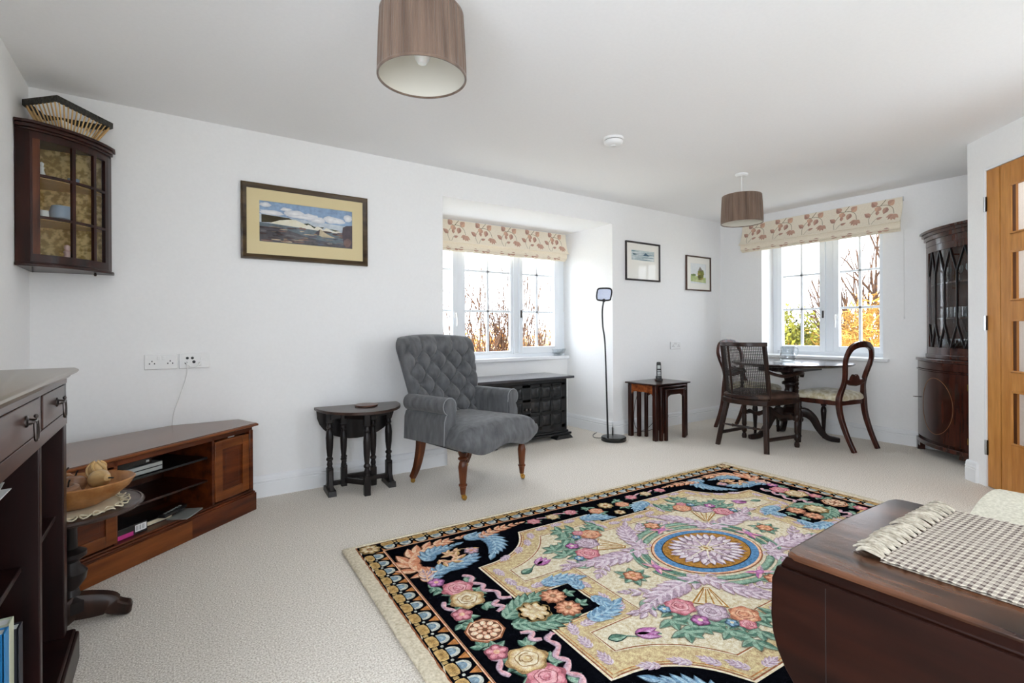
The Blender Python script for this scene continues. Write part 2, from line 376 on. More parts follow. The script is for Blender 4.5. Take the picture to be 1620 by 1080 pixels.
board('baseboard_main_right', (XB, YA), (AX1 - .02, YA), 'white skirting board behind the nest of tables')
board('baseboard_far', (XB, CY), (XB, YA), 'white skirting board under the far window')
board('baseboard_corner', (CX - .012, CY), (XB, CY), 'white skirting board behind the display cabinet')
board('baseboard_diagonal', (CX - (DX0 - .06) * .7071, CY - (DX0 - .06) * .7071), (CX + .006, CY + .006), 'short white skirting board beside the oak door')
board('baseboard_left', (XL, YA), (XL, YR), 'white skirting board behind the bookcase')
# ------------------------------------------------------------------ windows
def bars(root, x0, x1, z0, z1, zs, y, nm='pane'):
    """glazing of one light: centre bar, two cross bars, six panes"""
    xm = (x0 + x1) / 2; zz = [z0] + zs + [z1]
    build('glazing_bar', MB().box(xm - .013, y - .012, z0, xm + .013, y + .012, z1), M['upvc'], root, bevel=.003)
    for z in zs: build('glazing_bar', MB().box(x0, y - .012, z - .012, x1, y + .012, z + .012), M['upvc'], root, bevel=.003)
    for a, b in ((x0, xm), (xm, x1)):
        for i in range(3): build(nm, MB().box(a, y - .003, zz[i], b, y + .003, zz[i + 1]), M['pane'], root)
def sash(root, x0, x1, z0, z1, wl, wr, wb, wt, y0, y1):
    m = MB().box(x0, y0, z0, x0 + wl, y1, z1).box(x1 - wr, y0, z0, x1, y1, z1)
    m.box(x0 + wl, y0, z0, x1 - wr, y1, z0 + wb).box(x0 + wl, y0, z1 - wt, x1 - wr, y1, z1)
    build('sash', m, M['upvc'], root, bevel=.005)
def wframe(root, W, z0, z1, wl, wr, wb, wt, mull, y0, y1):
    m = MB().box(0, y0, z0, wl, y1, z1).box(W - wr, y0, z0, W, y1, z1).box(wl, y0, z0, W - wr, y1, z0 + wb).box(wl, y0, z1 - wt, W - wr, y1, z1)
    for a, b in mull: m.box(a, y0, z0 + wb, b, y1, z1 - wt)
    build('window_frame', m, M['upvc'], root, bevel=.004)
def handle(root, x, y, z):
    h = build('window_handle', MB().box(x - .011, y - .012, z - .03, x + .011, y, z + .03).sweep(smooth([(x, y - .02, z + .02, .016, .012), (x, y - .035, z, .016, .012), (x + .004, y - .038, z - .06, .016, .012), (x + .002, y - .036, z - .11, .014, .01)], 4), 'rect', ref=(1, 0, 0)), M['plastic'], root)
w1 = thing('window_1', 'three light white window with glazing bars in the alcove', None, (AX0, 4.42, 0), 0, kind='structure')
W = AX1 - AX0
wframe(w1, W, .775, AZ, .05, .10, .06, .05, [(.53, .6), (1.22, 1.285)], 0, .07)
sash(w1, .05, .53, .835, AZ - .05, .045, .05, .06, .045, -.018, .05)
sash(w1, 1.285, W - .10, .835, AZ - .05, .045, .06, .07, .045, -.018, .05)
sash(w1, .6, 1.22, .835, AZ - .05, .035, .035, .03, .035, .012, .05)
for a, b, z in ((.095, .48, .895), (.635, 1.185, .865), (1.33, W - .16, .905)): bars(w1, a, b, z, AZ - .09, [1.285, 1.695], .034)
handle(w1, .505, -.018, 1.24)
build('window_handle', MB().box(1.296, -.03, 1.22, 1.31, -.018, 1.3), M['iron'], w1)
sl = build('window_sill', MB().box(AX0, AYB - .035, .757, AX1, 4.47, .795), M['gloss'], bevel=.008); put(sl, 'white painted window board in the alcove', None, None, 'structure'); sl.name = 'trim_1'
w2 = thing('window_2', 'two light white window with glazing bars on the end wall', None, (XB + .25, WY1, 0), -PI / 2, kind='structure')
W2 = WY1 - WY0
wframe(w2, W2, .775, WZ1, .055, .055, .06, .05, [(.575, .655)], 0, .05)
for x0, x1 in ((.055, .575), (.655, W2 - .055)):
    sash(w2, x0, x1, .83, WZ1 - .05, .055, .055, .065, .05, -.018, .04)
    bars(w2, x0 + .055, x1 - .055, .895, WZ1 - .1, [1.305, 1.69], .028)
handle(w2, .685, -.018, 1.21)
build('window_handle', MB().box(.548, -.03, 1.2, .562, -.018, 1.28), M['iron'], w2)
sl = build('trim_2', MB().box(XB - .04, WY0 - .05, .762, XB + .28, WY1 + .05, .795), M['gloss'], bevel=.008); put(sl, 'white painted window board behind the dining table', None, None, 'structure')
w3 = thing('window_added_3', 'white glazed garden doors behind the viewer', None, (RX1, YR - .03, 0), PI, kind='structure')  # added out of view, to fill the room with daylight from behind
wframe(w3, RX1 - RX0, 0, 2.12, .08, .08, .1, .08, [(.32, .38)], 0, .06)
for a, b in ((.08, .32), (.38, .62)): build('pane', MB().box(a, .02, .1, b, .028, 2.04), M['pane'], w3)
w4 = thing('window_added_4', 'wide white window on the side wall behind the viewer', None, (XL - .03, LY0, 0), PI / 2, kind='structure')  # added opening out of view, sized to brighten the far end
wframe(w4, LY1 - LY0, .3, 2.1, .07, .07, .07, .07, [(1.27, 1.33)], 0, .06)
for a, b in ((.07, 1.27), (1.33, 2.53)): build('pane', MB().box(a, .02, .37, b, .028, 2.03), M['pane'], w4)
w5 = thing('window_added_5', 'white window in the angled wall behind the sofa', None, (CX - 2.45 * .7071 + .03, CY - 2.45 * .7071 - .03, 0), math.radians(45), kind='structure')  # another added opening, throws light onto the left side of the room
w5.rotation_euler = (0, 0, DG); w5.location = Matrix.Translation((CX, CY, 0)) @ Matrix.Rotation(DG, 4, 'Z') @ Vector((1.25, .03, 0))
wframe(w5, .8, .2, 2.1, .07, .07, .07, .07, [(.37, .43)], 0, .06)
for a, b in ((.07, .37), (.43, .73)): build('pane', MB().box(a, .02, .27, b, .028, 2.03), M['pane'], w5)
# ------------------------------------------------------------------ door
dr = thing('door_1', 'golden oak door with a column of square glazed lights', None, (CX, CY, 0), DG, kind='structure')
fr = MB().box(DX0, -.004, 0, DX0 + .018, T, DZ).box(DX1 - .018, -.004, 0, DX1, T, DZ).box(DX0 + .018, -.004, DZ - .018, DX1 - .018, T, DZ)
build('door_frame', fr, M['gloss'], dr, bevel=.003)
a0, a1 = DX0 + .02, DX1 - .02
s0, s1 = a0 + .122, a1 - .122
y0, y1 = .004, .048
build('groove_shade', MB().box(s0 - .011, y0 + .008, .006, s0 + .002, y1 - .006, DZ - .02), M['doorshade'], dr); build('stile', MB().box(a0, y0, .006, s0 - .009, y1, DZ - .02), M['door'], dr, bevel=.002)  # dark strip painting the shade in the gap beside the stile
build('stile', MB().box(s1 + .002, y0, .006, a1, y1, DZ - .02), M['door'], dr, bevel=.002)
p0, p1 = s0 + .085, s1 - .085
ph = [(.335, .68), (.80, 1.14), (1.26, 1.58), (1.69, 2.01)]
m = MB().box(s0, y0, .006, p0, y1, DZ - .02).box(p1, y0, .006, s1, y1, DZ - .02)
zs = [.006] + [z for p in ph for z in p] + [DZ - .02]
build('inner_stile', m, M['door'], dr, bevel=.002)
for i in range(0, len(zs), 2): build('rail', MB().box(p0, y0, zs[i], p1, y1, zs[i + 1]), M['door'], dr, bevel=.002)
for z0, z1 in ph:
    b = MB()
    for (xa, xb, za, zb) in ((p0, p0 + .012, z0, z1), (p1 - .012, p1, z0, z1), (p0, p1, z0, z0 + .012), (p0, p1, z1 - .012, z1)): b.box(xa, y0 - .006, za, xb, y0 + .003, zb)
    g = build('pane', MB().box(p0, .024, z0, p1, .03, z1), M['pane'], dr); build('glazing_bead', b, M['door'], g, bevel=.002); build('rebate_shade', MB().box(p0, y0 + .003, z0, p0 + .013, .024, z1).box(p1 - .013, y0 + .003, z0, p1, .024, z1), M['doorshade'], g)  # recess sides coloured dark, as if turned away from the light
for z in (.27, 1.12, 1.93):
    h = build('hinge', MB().lathe([(.007, z - .05), (.007, z + .05)], a0 - .004, -.006, 8), M['steel'], dr)
    build('hinge_leaf', MB().box(a0 - .012, -.004, z - .05, a0 + .008, .003, z + .05), M['iron'], h)
# ------------------------------------------------------------------ outside
M['ground'] = noisy('pale_bounce_ground', rgb(196, 186, 160), rgb(216, 208, 186), 3, .95, 0)  # tone kept pale so the hidden ground bounces light into the room
M['twig'] = noisy('twig_bark', rgb(44, 30, 22), rgb(96, 66, 44), 20, .9, 0)
M['goldtwig'] = noisy('golden_reed_twigs', rgb(160, 104, 40), rgb(226, 164, 80), 6, .9, 0)
M['greenleaf'] = noisy('olive_green_leaf', rgb(44, 54, 14), rgb(150, 144, 44), 5, .7, 0)
M['brownleaf'] = noisy('straw_leaf', rgb(92, 66, 22), rgb(206, 152, 66), 5, .8, 0)
struct('ground', MB().box(-40, 6.3, -1.5, 120, 160, -1.4).box(7.5, -40, -1.5, 120, 6.3, -1.4), M['ground'], label='pale gravel ground outside the windows')
def branchy(mb, p, d, L, r, depth, spread, up=.15, rnd=random):
    n = 3; pts = [tuple(p) + (2 * r, 2 * r)]; q = Vector(p); dd = Vector(d).normalized()
    for i in range(n):
        dd = (dd + Vector((rnd.uniform(-.16, .16), rnd.uniform(-.16, .16), rnd.uniform(-.05, .1)))).normalized()
        q = q + dd * L / n; rr = max(.006, r * (1 - .35 * (i + 1) / n)); pts.append(tuple(q) + (2 * rr, 2 * rr))
        if depth > 0:
            for k in range(1 if i < n - 1 else 2):
                nd = (dd + Vector((rnd.uniform(-spread, spread), rnd.uniform(-spread, spread), rnd.uniform(-spread * .4, spread) + up))).normalized()
                branchy(mb, q, nd, L * rnd.uniform(.55, .8), rr * .8, depth - 1, spread, up, rnd)
    mb.sweep(pts, 'round', 4)
def shrub(name, label, cat, loc, stems, L, r, depth, spread, m, seed, lean=.3, group=None):
    rnd = random.Random(seed); root = thing(name, label, cat, loc, 0, group)
    for k in range(stems):
        mb = MB(); a = rnd.uniform(0, 2 * PI)
        branchy(mb, (.25 * math.cos(a) * rnd.random(), .25 * math.sin(a) * rnd.random(), 0), (lean * math.cos(a), lean * math.sin(a), 1), L * rnd.uniform(.8, 1.15), r, depth, spread, .15, rnd)
        build('branch', mb, m, root, weld=False)
    return root
def bush(name, label, cat, loc, R, nleaf, size, m, seed, stem=M['twig'], thin=False):
    rnd = random.Random(seed); root = thing(name, label, cat, loc); mb = MB()
    for i in range(nleaf):
        u = rnd.uniform(-1, 1); a = rnd.uniform(0, 2 * PI); rr = rnd.uniform(.35, 1) ** .5 * (1 + .16 * math.sin(5 * a + seed) * math.cos(4 * u + seed))
        s = math.sqrt(1 - u * u); c = Vector((R[0] * rr * s * math.cos(a), R[1] * rr * s * math.sin(a), R[2] * (1 + rr * u)))
        if c.z < 0: continue
        d = Vector((rnd.uniform(-1, 1), rnd.uniform(-1, 1), rnd.uniform(-.4, 1.2))).normalized(); e = d.cross(Vector((rnd.uniform(-1, 1), rnd.uniform(-1, 1), rnd.uniform(-1, 1)))).normalized()
        L = size * rnd.uniform(.6, 1.3); wd = L * (.055 if thin else .28)
        mb.add([c, c + d * L * .5 + e * wd, c + d * L, c + d * L * .5 - e * wd], [(0, 1, 2), (0, 2, 3)])
    build('foliage', mb, m, root, flat=True, weld=False)['kind'] = 'stuff'
    st = MB()
    for k in range(5):
        a = k * 1.3; st.tube([(0, 0, 0), (R[0] * .3 * math.cos(a), R[1] * .3 * math.sin(a), R[2] * .7), (R[0] * .6 * math.cos(a), R[1] * .6 * math.sin(a), R[2] * 1.4)], .03, 5)
    build('stem', st, stem, root, weld=False)
    return root
G = -1.4
# through the alcove window
shrub('bare_shrub', 'leafless dark twigged shrub seen in the middle light of the alcove window', 'shrub', (4.75, 7.3, G), 8, 1.45, .026, 3, .42, M['twig'], 3)
shrub('bare_shrub', 'leafless shrub with upright twigs seen in the right light of the alcove window', 'shrub', (5.6, 7.6, G), 7, 1.45, .024, 3, .4, M['twig'], 5)
shrub('bare_shrub', 'small leafless shrub at the left of the middle alcove window light', 'shrub', (4.05, 7.5, G), 4, 1.45, .018, 2, .3, M['twig'], 8)
for i, (x, y, rx, rz, lb) in enumerate(((3.6, 10, 1.6, 1.22, 'golden reedy hedge far behind the alcove window, leftmost clump'), (6.4, 10.5, 1.7, 1.28, 'golden reedy hedge far behind the alcove window, middle clump'), (9.2, 11, 1.8, 1.3, 'golden reedy hedge far behind the alcove window, rightmost clump'))):
    bush('hedge', lb, 'hedge', (x, y, G), (rx, .8, rz), 5200, .22, M['goldtwig'], 20 + i, thin=True)
# through the end wall window
bush('evergreen_bush', 'dense olive green bush seen through the left light of the end window', 'bush', (10.2, 5.05, G), (1.2, .75, 1.40), 13000, .085, M['greenleaf'], 31)
bush('hedge', 'straw brown hedge seen through the right light of the end window', 'hedge', (10.0, 3.55, G), (1.0, .85, 1.5), 11000, .17, M['brownleaf'], 33, thin=True)
shrub('bare_tree', 'tall bare branched tree seen through the right light of the end window', 'tree', (12.0, 4.35, G), 4, 2.05, .08, 3, .5, M['twig'], 14, .14)
bush('hedge', 'low golden hedge on the skyline beyond the olive green bush', 'hedge', (16.5, 8.2, G), (2.2, 2.2, 1.2), 3500, .3, M['goldtwig'], 35)
# ------------------------------------------------------------------ bow fronted corner cabinets
class Bow:
    """plan of a corner unit: a runs along one wall, b along the other, world = map(a, b)"""
    def __init__(s, A, B, bulge, mp): s.A, s.B, s.k, s.mp = A, B, bulge, mp
    def ab(s, t, off=0):
        dx, dy = s.B[0] - s.A[0], s.B[1] - s.A[1]; L = math.hypot(dx, dy); n = (-dy / L, dx / L)
        if n[0] + n[1] < 0: n = (-n[0], -n[1])
        h = s.k * 4 * t * (1 - t)
        dh = s.k * 4 * (1 - 2 * t); tx, ty = dx + n[0] * dh, dy + n[1] * dh; tl = math.hypot(tx, ty)
        nn = (ty / tl, -tx / tl)
        if nn[0] + nn[1] < 0: nn = (-nn[0], -nn[1])
        return (s.A[0] + dx * t + n[0] * h + nn[0] * off, s.A[1] + dy * t + n[1] * h + nn[1] * off)
    def P(s, t, z, off=0):
        a, b = s.ab(t, off); x, y = s.mp(a, b); return (x, y, z)
    def curved(s, t0, t1, z0, z1, o0, o1, n=10):
        m = MB(); r = []
        for i in range(n + 1):
            t = lerp(t0, t1, i / n); r.append([s.P(t, z0, o0), s.P(t, z0, o1), s.P(t, z1, o1), s.P(t, z1, o0)])
        vs = [p for q in r for p in q]; fs = []
        for i in range(n):
            for k in range(4): fs.append((4 * i + k, 4 * i + (k + 1) % 4, 4 * i + 4 + (k + 1) % 4, 4 * i + 4 + k))
        fs += [(0, 1, 2, 3), (4 * n, 4 * n + 3, 4 * n + 2, 4 * n + 1)]
        return m.add(vs, fs)
    def plan(s, off, ends=(0, 0), g=.004):
        """closed polygon from wall to wall with the bow pushed out by off"""
        pts = [s.mp(g, g), s.mp(g, s.A[1] + ends[0])]
        pts += [s.mp(*s.ab(i / 12, off)) for i in range(13)]
        pts += [s.mp(s.B[0] + ends[1], g)]
        return pts
    def slab(s, z0, z1, off, e=0, g=.004): return MB().prism(s.plan(off, (e, e), g), z0, z1)
# hanging corner cabinet ------------------------------------------------
bw = Bow((.058, .322), (.335, .055), .045, lambda a, b: (XL + a, YA - b))
cc = thing('corner_cabinet', 'hanging mahogany corner cabinet with a glazed bow front', 'cabinet', (0, 0, 0))
z0, z1 = 1.435, 2.075
build('cornice', MB().prism(bw.plan(.014, (.01, .01)), z1, z1 + .012).prism(bw.plan(.022, (.018, .018)), z1 + .012, z1 + .03).prism(bw.plan(.034, (.03, .03)), z1 + .03, z1 + .044), M['cornercab'], cc, bevel=.003)
build('base_moulding', MB().prism(bw.plan(.012, (.01, .01)), z0 - .008, z0).prism(bw.plan(.026, (.022, .022)), z0 - .022, z0 - .008), M['cornercab'], cc, bevel=.003)
mp = bw.mp
def pan(pts, z0, z1): return MB().prism([mp(*p) for p in pts], z0, z1)
build('side_panel', pan([(.003, .322), (.058, .326), (.058, .312), (.003, .308)], z0, z1), M['cornercab'], cc)
build('side_panel', pan([(.335, .055), (.345, .003), (.331, .003), (.321, .055)], z0, z1), M['cornercab'], cc)
build('back_panel', pan([(.003, .003), (.33, .003), (.33, .009), (.003, .009)], z0, z1), M['goldpaper'], cc)
build('back_panel', pan([(.003, .009), (.009, .009), (.009, .308), (.003, .308)], z0, z1), M['goldpaper'], cc)
SH = (1.653, 1.858)
for z in SH: build('shelf', MB().prism([mp(.01, .01), mp(.01, .3)] + [mp(*bw.ab(i / 8, -.03)) for i in range(9)] + [mp(.315, .01)], z, z + .01), M['fruitpale'], cc)
dd = build('door', bw.curved(0, 1, z0, z0 + .04, -.018, 0).add(*[(lambda m: (m.v, m.f))(bw.curved(0, 1, z1 - .035, z1, -.018, 0))][0]).add(*[(lambda m: (m.v, m.f))(bw.curved(0, .02, z0 + .04, z1 - .035, -.018, 0, 3))][0]).add(*[(lambda m: (m.v, m.f))(bw.curved(.93, 1, z0 + .04, z1 - .035, -.018, 0, 3))][0]), M['cornercab'], cc)
build('door_stile', bw.curved(.02, .085, z0 + .04, z1 - .035, -.02, .001, 3), M['legwood'], dd)
tv = [.085, .44, .74, .93]; zz = [z0 + .04, 1.66, 1.865, z1 - .035]
for t in tv[1:3]: build('glazing_bar', bw.curved(t - .022, t + .022, zz[0], zz[3], -.016, 0, 2), M['cornercab'], dd)
for z in zz[1:3]: build('glazing_bar', bw.curved(.085, .93, z - .006, z + .006, -.016, 0), M['cornercab'], dd)
for i in range(3):
    for j in range(3): build('pane', bw.curved(tv[i], tv[i + 1], zz[j], zz[j + 1], -.011, -.008, 4), M['cabglass'], dd)
hk = bw.P(.8, z0 - .03, -.02); build('catch', MB().lathe([(.004, -.02), (.008, -.012), (.004, 0)], hk[0], hk[1], 8, zoff=z0 - .02), M['iron'], cc)
hk = bw.P(.02, z0 - .03, -.01); build('hook', MB().lathe([(.003, -.03), (.003, 0)], hk[0], hk[1], 6, zoff=z0 - .02), M['iron'], cc)
def at(a, b): return mp(a, b)
def small(name, label, cat, prof, ab, z, m, group=None, seg=14):
    x, y = at(*ab); o = build(name, MB().lathe(prof, 0, 0, seg), m); o.location = (x, y, z); return put(o, label, cat, group)
FIG = [(.024, 0), (.026, .01), (.018, .04), (.012, .06), (.016, .075), (.009, .083), (.013, .092), (.012, .105), (.004, .112)]
M['bluechina'] = mat('blue grey china', rgb(150, 166, 184), .2)
M['dustypink'] = mat('dusty pink china', rgb(196, 164, 156), .4)
B0 = z0 + .001
small('figurine', 'dusty pink lady figurine on the floor of the corner cabinet', 'figurine', FIG, (.175, .18), B0, M['dustypink'])
small('china_dish', 'grey blue dish on the floor of the corner cabinet', 'dish', [(.02, 0), (.035, .025), (.042, .045), (.036, .045), (.02, .006)], (.10, .20), B0, M['bluechina'])
small('china_mug', 'small white mug on the middle shelf of the corner cabinet', 'mug', [(.02, 0), (.022, .02), (.02, .045), (.017, .045), (.018, .004)], (.09, .22), SH[0] + .01, M['china'])
small('china_bowl', 'shiny blue rimmed bowl on the middle shelf of the corner cabinet', 'bowl', [(.02, 0), (.045, .02), (.05, .05), (.04, .085), (.038, .08), (.046, .05), (.018, .006)], (.15, .16), SH[0] + .01, M['bluechina'])
small('china_pot', 'cream pot at the wall end of the middle cabinet shelf', 'pot', [(.015, 0), (.024, .015), (.018, .035), (.012, .04)], (.24, .09), SH[0] + .01, M['fruitpale'])
small('figurine', 'small white figurine on the top shelf of the corner cabinet', 'figurine', [(a * .7, b * .75) for a, b in FIG], (.085, .225), SH[1] + .01, M['china'])
small('china_cup', 'blue and white cup on the top shelf of the corner cabinet', 'cup', [(.016, 0), (.02, .012), (.026, .04), (.023, .04), (.015, .005)], (.195, .12), SH[1] + .01, M['bluechina'])
small('china_saucer', 'white saucer on the top shelf of the corner cabinet', 'saucer', [(.02, 0), (.045, .012), (.043, .015), (.018, .004)], (.12, .17), SH[1] + .01, M['china'])
# slatted tray on top ---------------------------------------------------
tr = thing('spindle_tray', 'black rimmed basket tray with pale spindle sides on top of the corner cabinet', 'tray', (-.43, 3.49, z1 + .044), 0)
tp = [(x + .43, y - 3.49) for x, y in ((-.586, 3.45), (-.444, 3.30), (-.252, 3.575), (-.29, 3.635), (-.54, 3.635))]
bp = [(x * .66, y * .62) for x, y in tp]
build('tray_base', MB().prism(bp, 0, .008), M['black_oak'], tr)
rim = MB(); cr_ = [(x * 1.0, y) for x, y in tp]
rim.sweep([(x, y, .122, .016, .03) for x, y in tp], 'box', closed=True)
build('tray_rim', rim, noisy('carved_black_rim', rgb(10, 10, 9), rgb(60, 57, 48), 90, .5, .8, .004), tr)
for i in range(5):
    a, b, c, d = bp[i], bp[(i + 1) % 5], tp[i], tp[(i + 1) % 5]; n = max(2, int(math.hypot(d[0] - c[0], d[1] - c[1]) / .0255))
    for k in range(n):
        t = (k + .5) / n; p = (lerp(a[0], b[0], t), lerp(a[1], b[1], t), .006); q = (lerp(c[0], d[0], t), lerp(c[1], d[1], t), .112)
        build('spindle', MB().tube([p, q], .0034, 6), M['fruitpale'], tr)
build('cloth', MB().prism([(x * .85, y * .85) for x, y in bp], .008, .05), M['paper'], tr)
# tall display corner cabinet -------------------------------------------
dcab = thing('display_cabinet', 'tall mahogany corner display cabinet with lancet glazed upper door', 'cabinet', (0, 0, 0))
mp2 = lambda a, b: (XB - a, CY + b)
lo = Bow((.03, .56), (.56, .03), .075, mp2); up = Bow((.03, .49), (.49, .03), .06, mp2)
build('plinth', lo.slab(.075, .11, .012, .01, .022), M['display'], dcab, bevel=.004)
for t in (.04, .96): build('foot', lo.curved(t - .04, t + .04, 0, .075, -.04, .012, 4), M['display'], dcab)
for t in (.125, .875): build('bracket', lo.curved(t - .045, t + .045, .045, .075, -.02, .01, 4), M['display'], dcab)
build('carcase', lo.slab(.11, .80, -.03, 0, .022), M['display'], dcab)
d2 = build('lower_door', lo.curved(.05, .93, .135, .715, -.028, 0), M['display'], dcab)
build('stile', lo.curved(0, .046, .11, .80, -.028, 0, 3), M['display'], dcab); build('stile', lo.curved(.934, 1, .11, .80, -.028, 0, 3), M['display'], dcab)
build('frieze_drawer', lo.curved(.05, .93, .735, .795, -.028, 0), M['display'], dcab)
build('moulding', lo.curved(0, 1, .72, .73, -.02, .008), M['display'], dcab)
path = [lo.P(.49 + .26 * math.cos(a), .43 + .235 * math.sin(a), .0005) + (.004, .002) for a in [2 * PI * k / 48 for k in range(48)]]
build('oval_inlay', MB().sweep(path, 'box', ref=(.7, -.7, 0), closed=True), M['inlay'], d2)
for z in (.2, .62): build('hinge', lo.curved(.905, .915, z - .025, z + .025, 0, .004, 2), M['brass'], d2)
kp = lo.P(.07, .47, .012); build('key', MB().tube([lo.P(.07, .47, 0), lo.P(.07, .47, .03)], .004, 6).tube([(kp[0] - .0, kp[1] - .03, .47), (kp[0], kp[1] + .03, .47)], .003, 6), M['iron'], d2)
build('worktop', lo.slab(.80, .825, .014, .012, .022), M['display'], dcab, bevel=.005)
build('upper_base', up.slab(.825, .86, .012, .01), M['display'], dcab, bevel=.005)
build('cornice', MB().prism(up.plan(.006, (.006, .006)), 1.80, 1.85).prism(up.plan(.02, (.018, .018)), 1.85, 1.885).prism(up.plan(.036, (.03, .03)), 1.885, 1.91).prism(up.plan(.05, (.045, .045)), 1.91, 1.93), M['display'], dcab, bevel=.004)
build('back_panel', MB().prism([mp2(*p) for p in ((.004, .004), (.48, .004), (.48, .012), (.004, .012))], .86, 1.8), M['display'], dcab)
build('back_panel', MB().prism([mp2(*p) for p in ((.004, .012), (.012, .012), (.012, .48), (.004, .48))], .86, 1.8), M['display'], dcab)
for s_, pts in ((0, ((.004, .49), (.03, .492), (.03, .478), (.004, .476))), (1, ((.49, .03), (.492, .004), (.478, .004), (.476, .03)))): build('side_panel', MB().prism([mp2(*p) for p in pts], .86, 1.8), M['display'], dcab)
UD = up.curved(0, .08, .86, 1.8, -.022, 0, 3)
for a in ((.92, 1, .86, 1.8, 3), (.08, .92, .86, .92, 10), (.08, .92, 1.745, 1.8, 10)):
    q = up.curved(a[0], a[1], a[2], a[3], -.022, 0, a[4]); UD.add(q.v, q.f)
ud = build('upper_door', UD, M['display'], dcab)
DS = (1.16, 1.46)
for z in DS: build('shelf', MB().prism([mp2(.014, .014), mp2(.014, .46)] + [mp2(*up.ab(i / 8, -.035)) for i in range(9)] + [mp2(.46, .014)], z, z + .012), M['display'], dcab)
zb, zt = .92, 1.745; cols = [.08 + .84 * k / 4 for k in range(5)]
for i in range(4):     # lancet astragals: each column narrows to points at top and bottom
    tm = (cols[i] + cols[i + 1]) / 2
    for (ta, za, tb_, zb_) in ((tm, zt, cols[i], zt - .2), (tm, zt, cols[i + 1], zt - .2), (tm, zb, cols[i], zb + .2), (tm, zb, cols[i + 1], zb + .2)):
        build('astragal', MB().sweep([up.P(lerp(ta, tb_, k / 5), lerp(za, zb_, k / 5), -.008) + (.009, .012) for k in range(6)], 'box', ref=(-.7, .7, 0)), M['black_oak'], ud)
for t in cols[1:4]: build('astragal', MB().sweep([up.P(t, zb + .2, -.008) + (.009, .012), up.P(t, zt - .2, -.008) + (.009, .012)], 'box', ref=(-.7, .7, 0)), M['black_oak'], ud)
for i in range(4): build('pane', up.curved(cols[i], cols[i + 1], zb, zt, -.014, -.011, 4), M['cabglass'], ud)
GOB = [(.026, 0), (.026, .004), (.004, .01), (.004, .06), (.02, .075), (.028, .10), (.026, .135), (.0245, .135), (.0255, .10), (.018, .078), (.001, .072)]
TUM = [(.028, 0), (.03, .03), (.034, .09), (.0325, .09), (.027, .008), (.001, .006)]
DEC = [(.04, 0), (.045, .02), (.042, .08), (.016, .11), (.014, .14), (.02, .15), (.012, .152), (.022, .165), (.02, .19), (.006, .2)]
def glassware(name, cat, prof, ab, z, label, group):
    x, y = mp2(*ab); o = build(name, MB().lathe(prof, 0, 0, 14), M['crystal']); o.location = (x, y, z); put(o, label, cat, group)
ORD = ['nearest the end wall', 'second from the end wall', 'third from the end wall', 'fourth from the end wall', 'farthest from the end wall']
for k, ab in enumerate(((.10, .36), (.16, .29), (.23, .22), (.30, .155), (.37, .09))): glassware('wine_glass', 'glass', GOB, ab, .861, 'stemmed crystal glass on the display cabinet bottom, ' + ORD[k], 'crystal glasses on the cabinet bottom')
for k, ab in enumerate(((.10, .33), (.18, .26), (.26, .19), (.33, .10))): glassware('tumbler', 'glass', TUM, ab, DS[0] + .013, 'cut crystal tumbler on the middle display cabinet shelf, ' + ORD[k], 'tumblers on the middle shelf')
for k, ab in enumerate(((.12, .32), (.21, .22), (.31, .13))): glassware('wine_glass', 'glass', GOB, ab, DS[1] + .013, 'stemmed crystal glass on the top display cabinet shelf, ' + ORD[k], 'crystal glasses on the top shelf')
glassware('decanter', 'decanter', DEC, (.14, .13), .861, 'cut crystal decanter at the back of the display cabinet', None)
# ------------------------------------------------------------------ bookcase
bc = thing('bookcase', 'dark rosewood open bookcase with two drawers in the near left corner', 'bookcase', (0, 0, 0))
bx0, bx1, by0, by1 = -.595, -.277, .95, 2.205
ys = [(by0, 1.0), (1.353, 1.385), (1.78, 1.81), (2.15, by1)]
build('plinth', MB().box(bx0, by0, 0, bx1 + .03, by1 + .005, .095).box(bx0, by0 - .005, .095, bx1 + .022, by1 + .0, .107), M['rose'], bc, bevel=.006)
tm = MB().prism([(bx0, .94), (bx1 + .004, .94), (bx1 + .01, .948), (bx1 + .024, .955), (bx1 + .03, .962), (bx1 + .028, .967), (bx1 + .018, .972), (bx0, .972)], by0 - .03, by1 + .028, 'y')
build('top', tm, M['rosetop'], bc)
build('back_panel', MB().box(bx0, by0, .107, bx0 + .012, by1, .94), M['rose'], bc)
for a, b in ys: build('upright', MB().box(bx0 + .012, a, .107, bx1, b, .94), M['rose'], bc, bevel=.003)
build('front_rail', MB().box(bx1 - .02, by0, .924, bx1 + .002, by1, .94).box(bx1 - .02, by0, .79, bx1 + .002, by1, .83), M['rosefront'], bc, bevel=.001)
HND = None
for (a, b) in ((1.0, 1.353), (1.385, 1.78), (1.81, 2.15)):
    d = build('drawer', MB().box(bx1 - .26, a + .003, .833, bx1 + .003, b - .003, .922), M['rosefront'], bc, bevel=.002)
    ym = (a + b) / 2 + .03; X = bx1 + .003; zc = .882
    h = MB().xf(Matrix()); h.v = []
    r_ = MB().lathe([(.014, 0), (.014, .003), (.008, .006), (.006, .016), (.007, .02)], 0, 0, 12).xf(Matrix.Translation((X, ym, zc)) @ Matrix.Rotation(PI / 2, 4, 'Y'))
    h.add(r_.v, r_.f)
    h.tube([(X + .018, ym - .02, zc + .001), (X + .018, ym + .02, zc + .001)], .0035, 6)
    h.tube(smooth([(X + .018, ym - .012, zc), (X + .019, ym - .013, zc - .025), (X + .019, ym - .008, zc - .043), (X + .019, ym + .008, zc - .043), (X + .019, ym + .013, zc - .025), (X + .018, ym + .012, zc)], 4), .0038, 8)
    h.ball((X + .018, ym, zc + .012), .005, 8, 5)
    build('drop_handle', h, M['iron'], d)
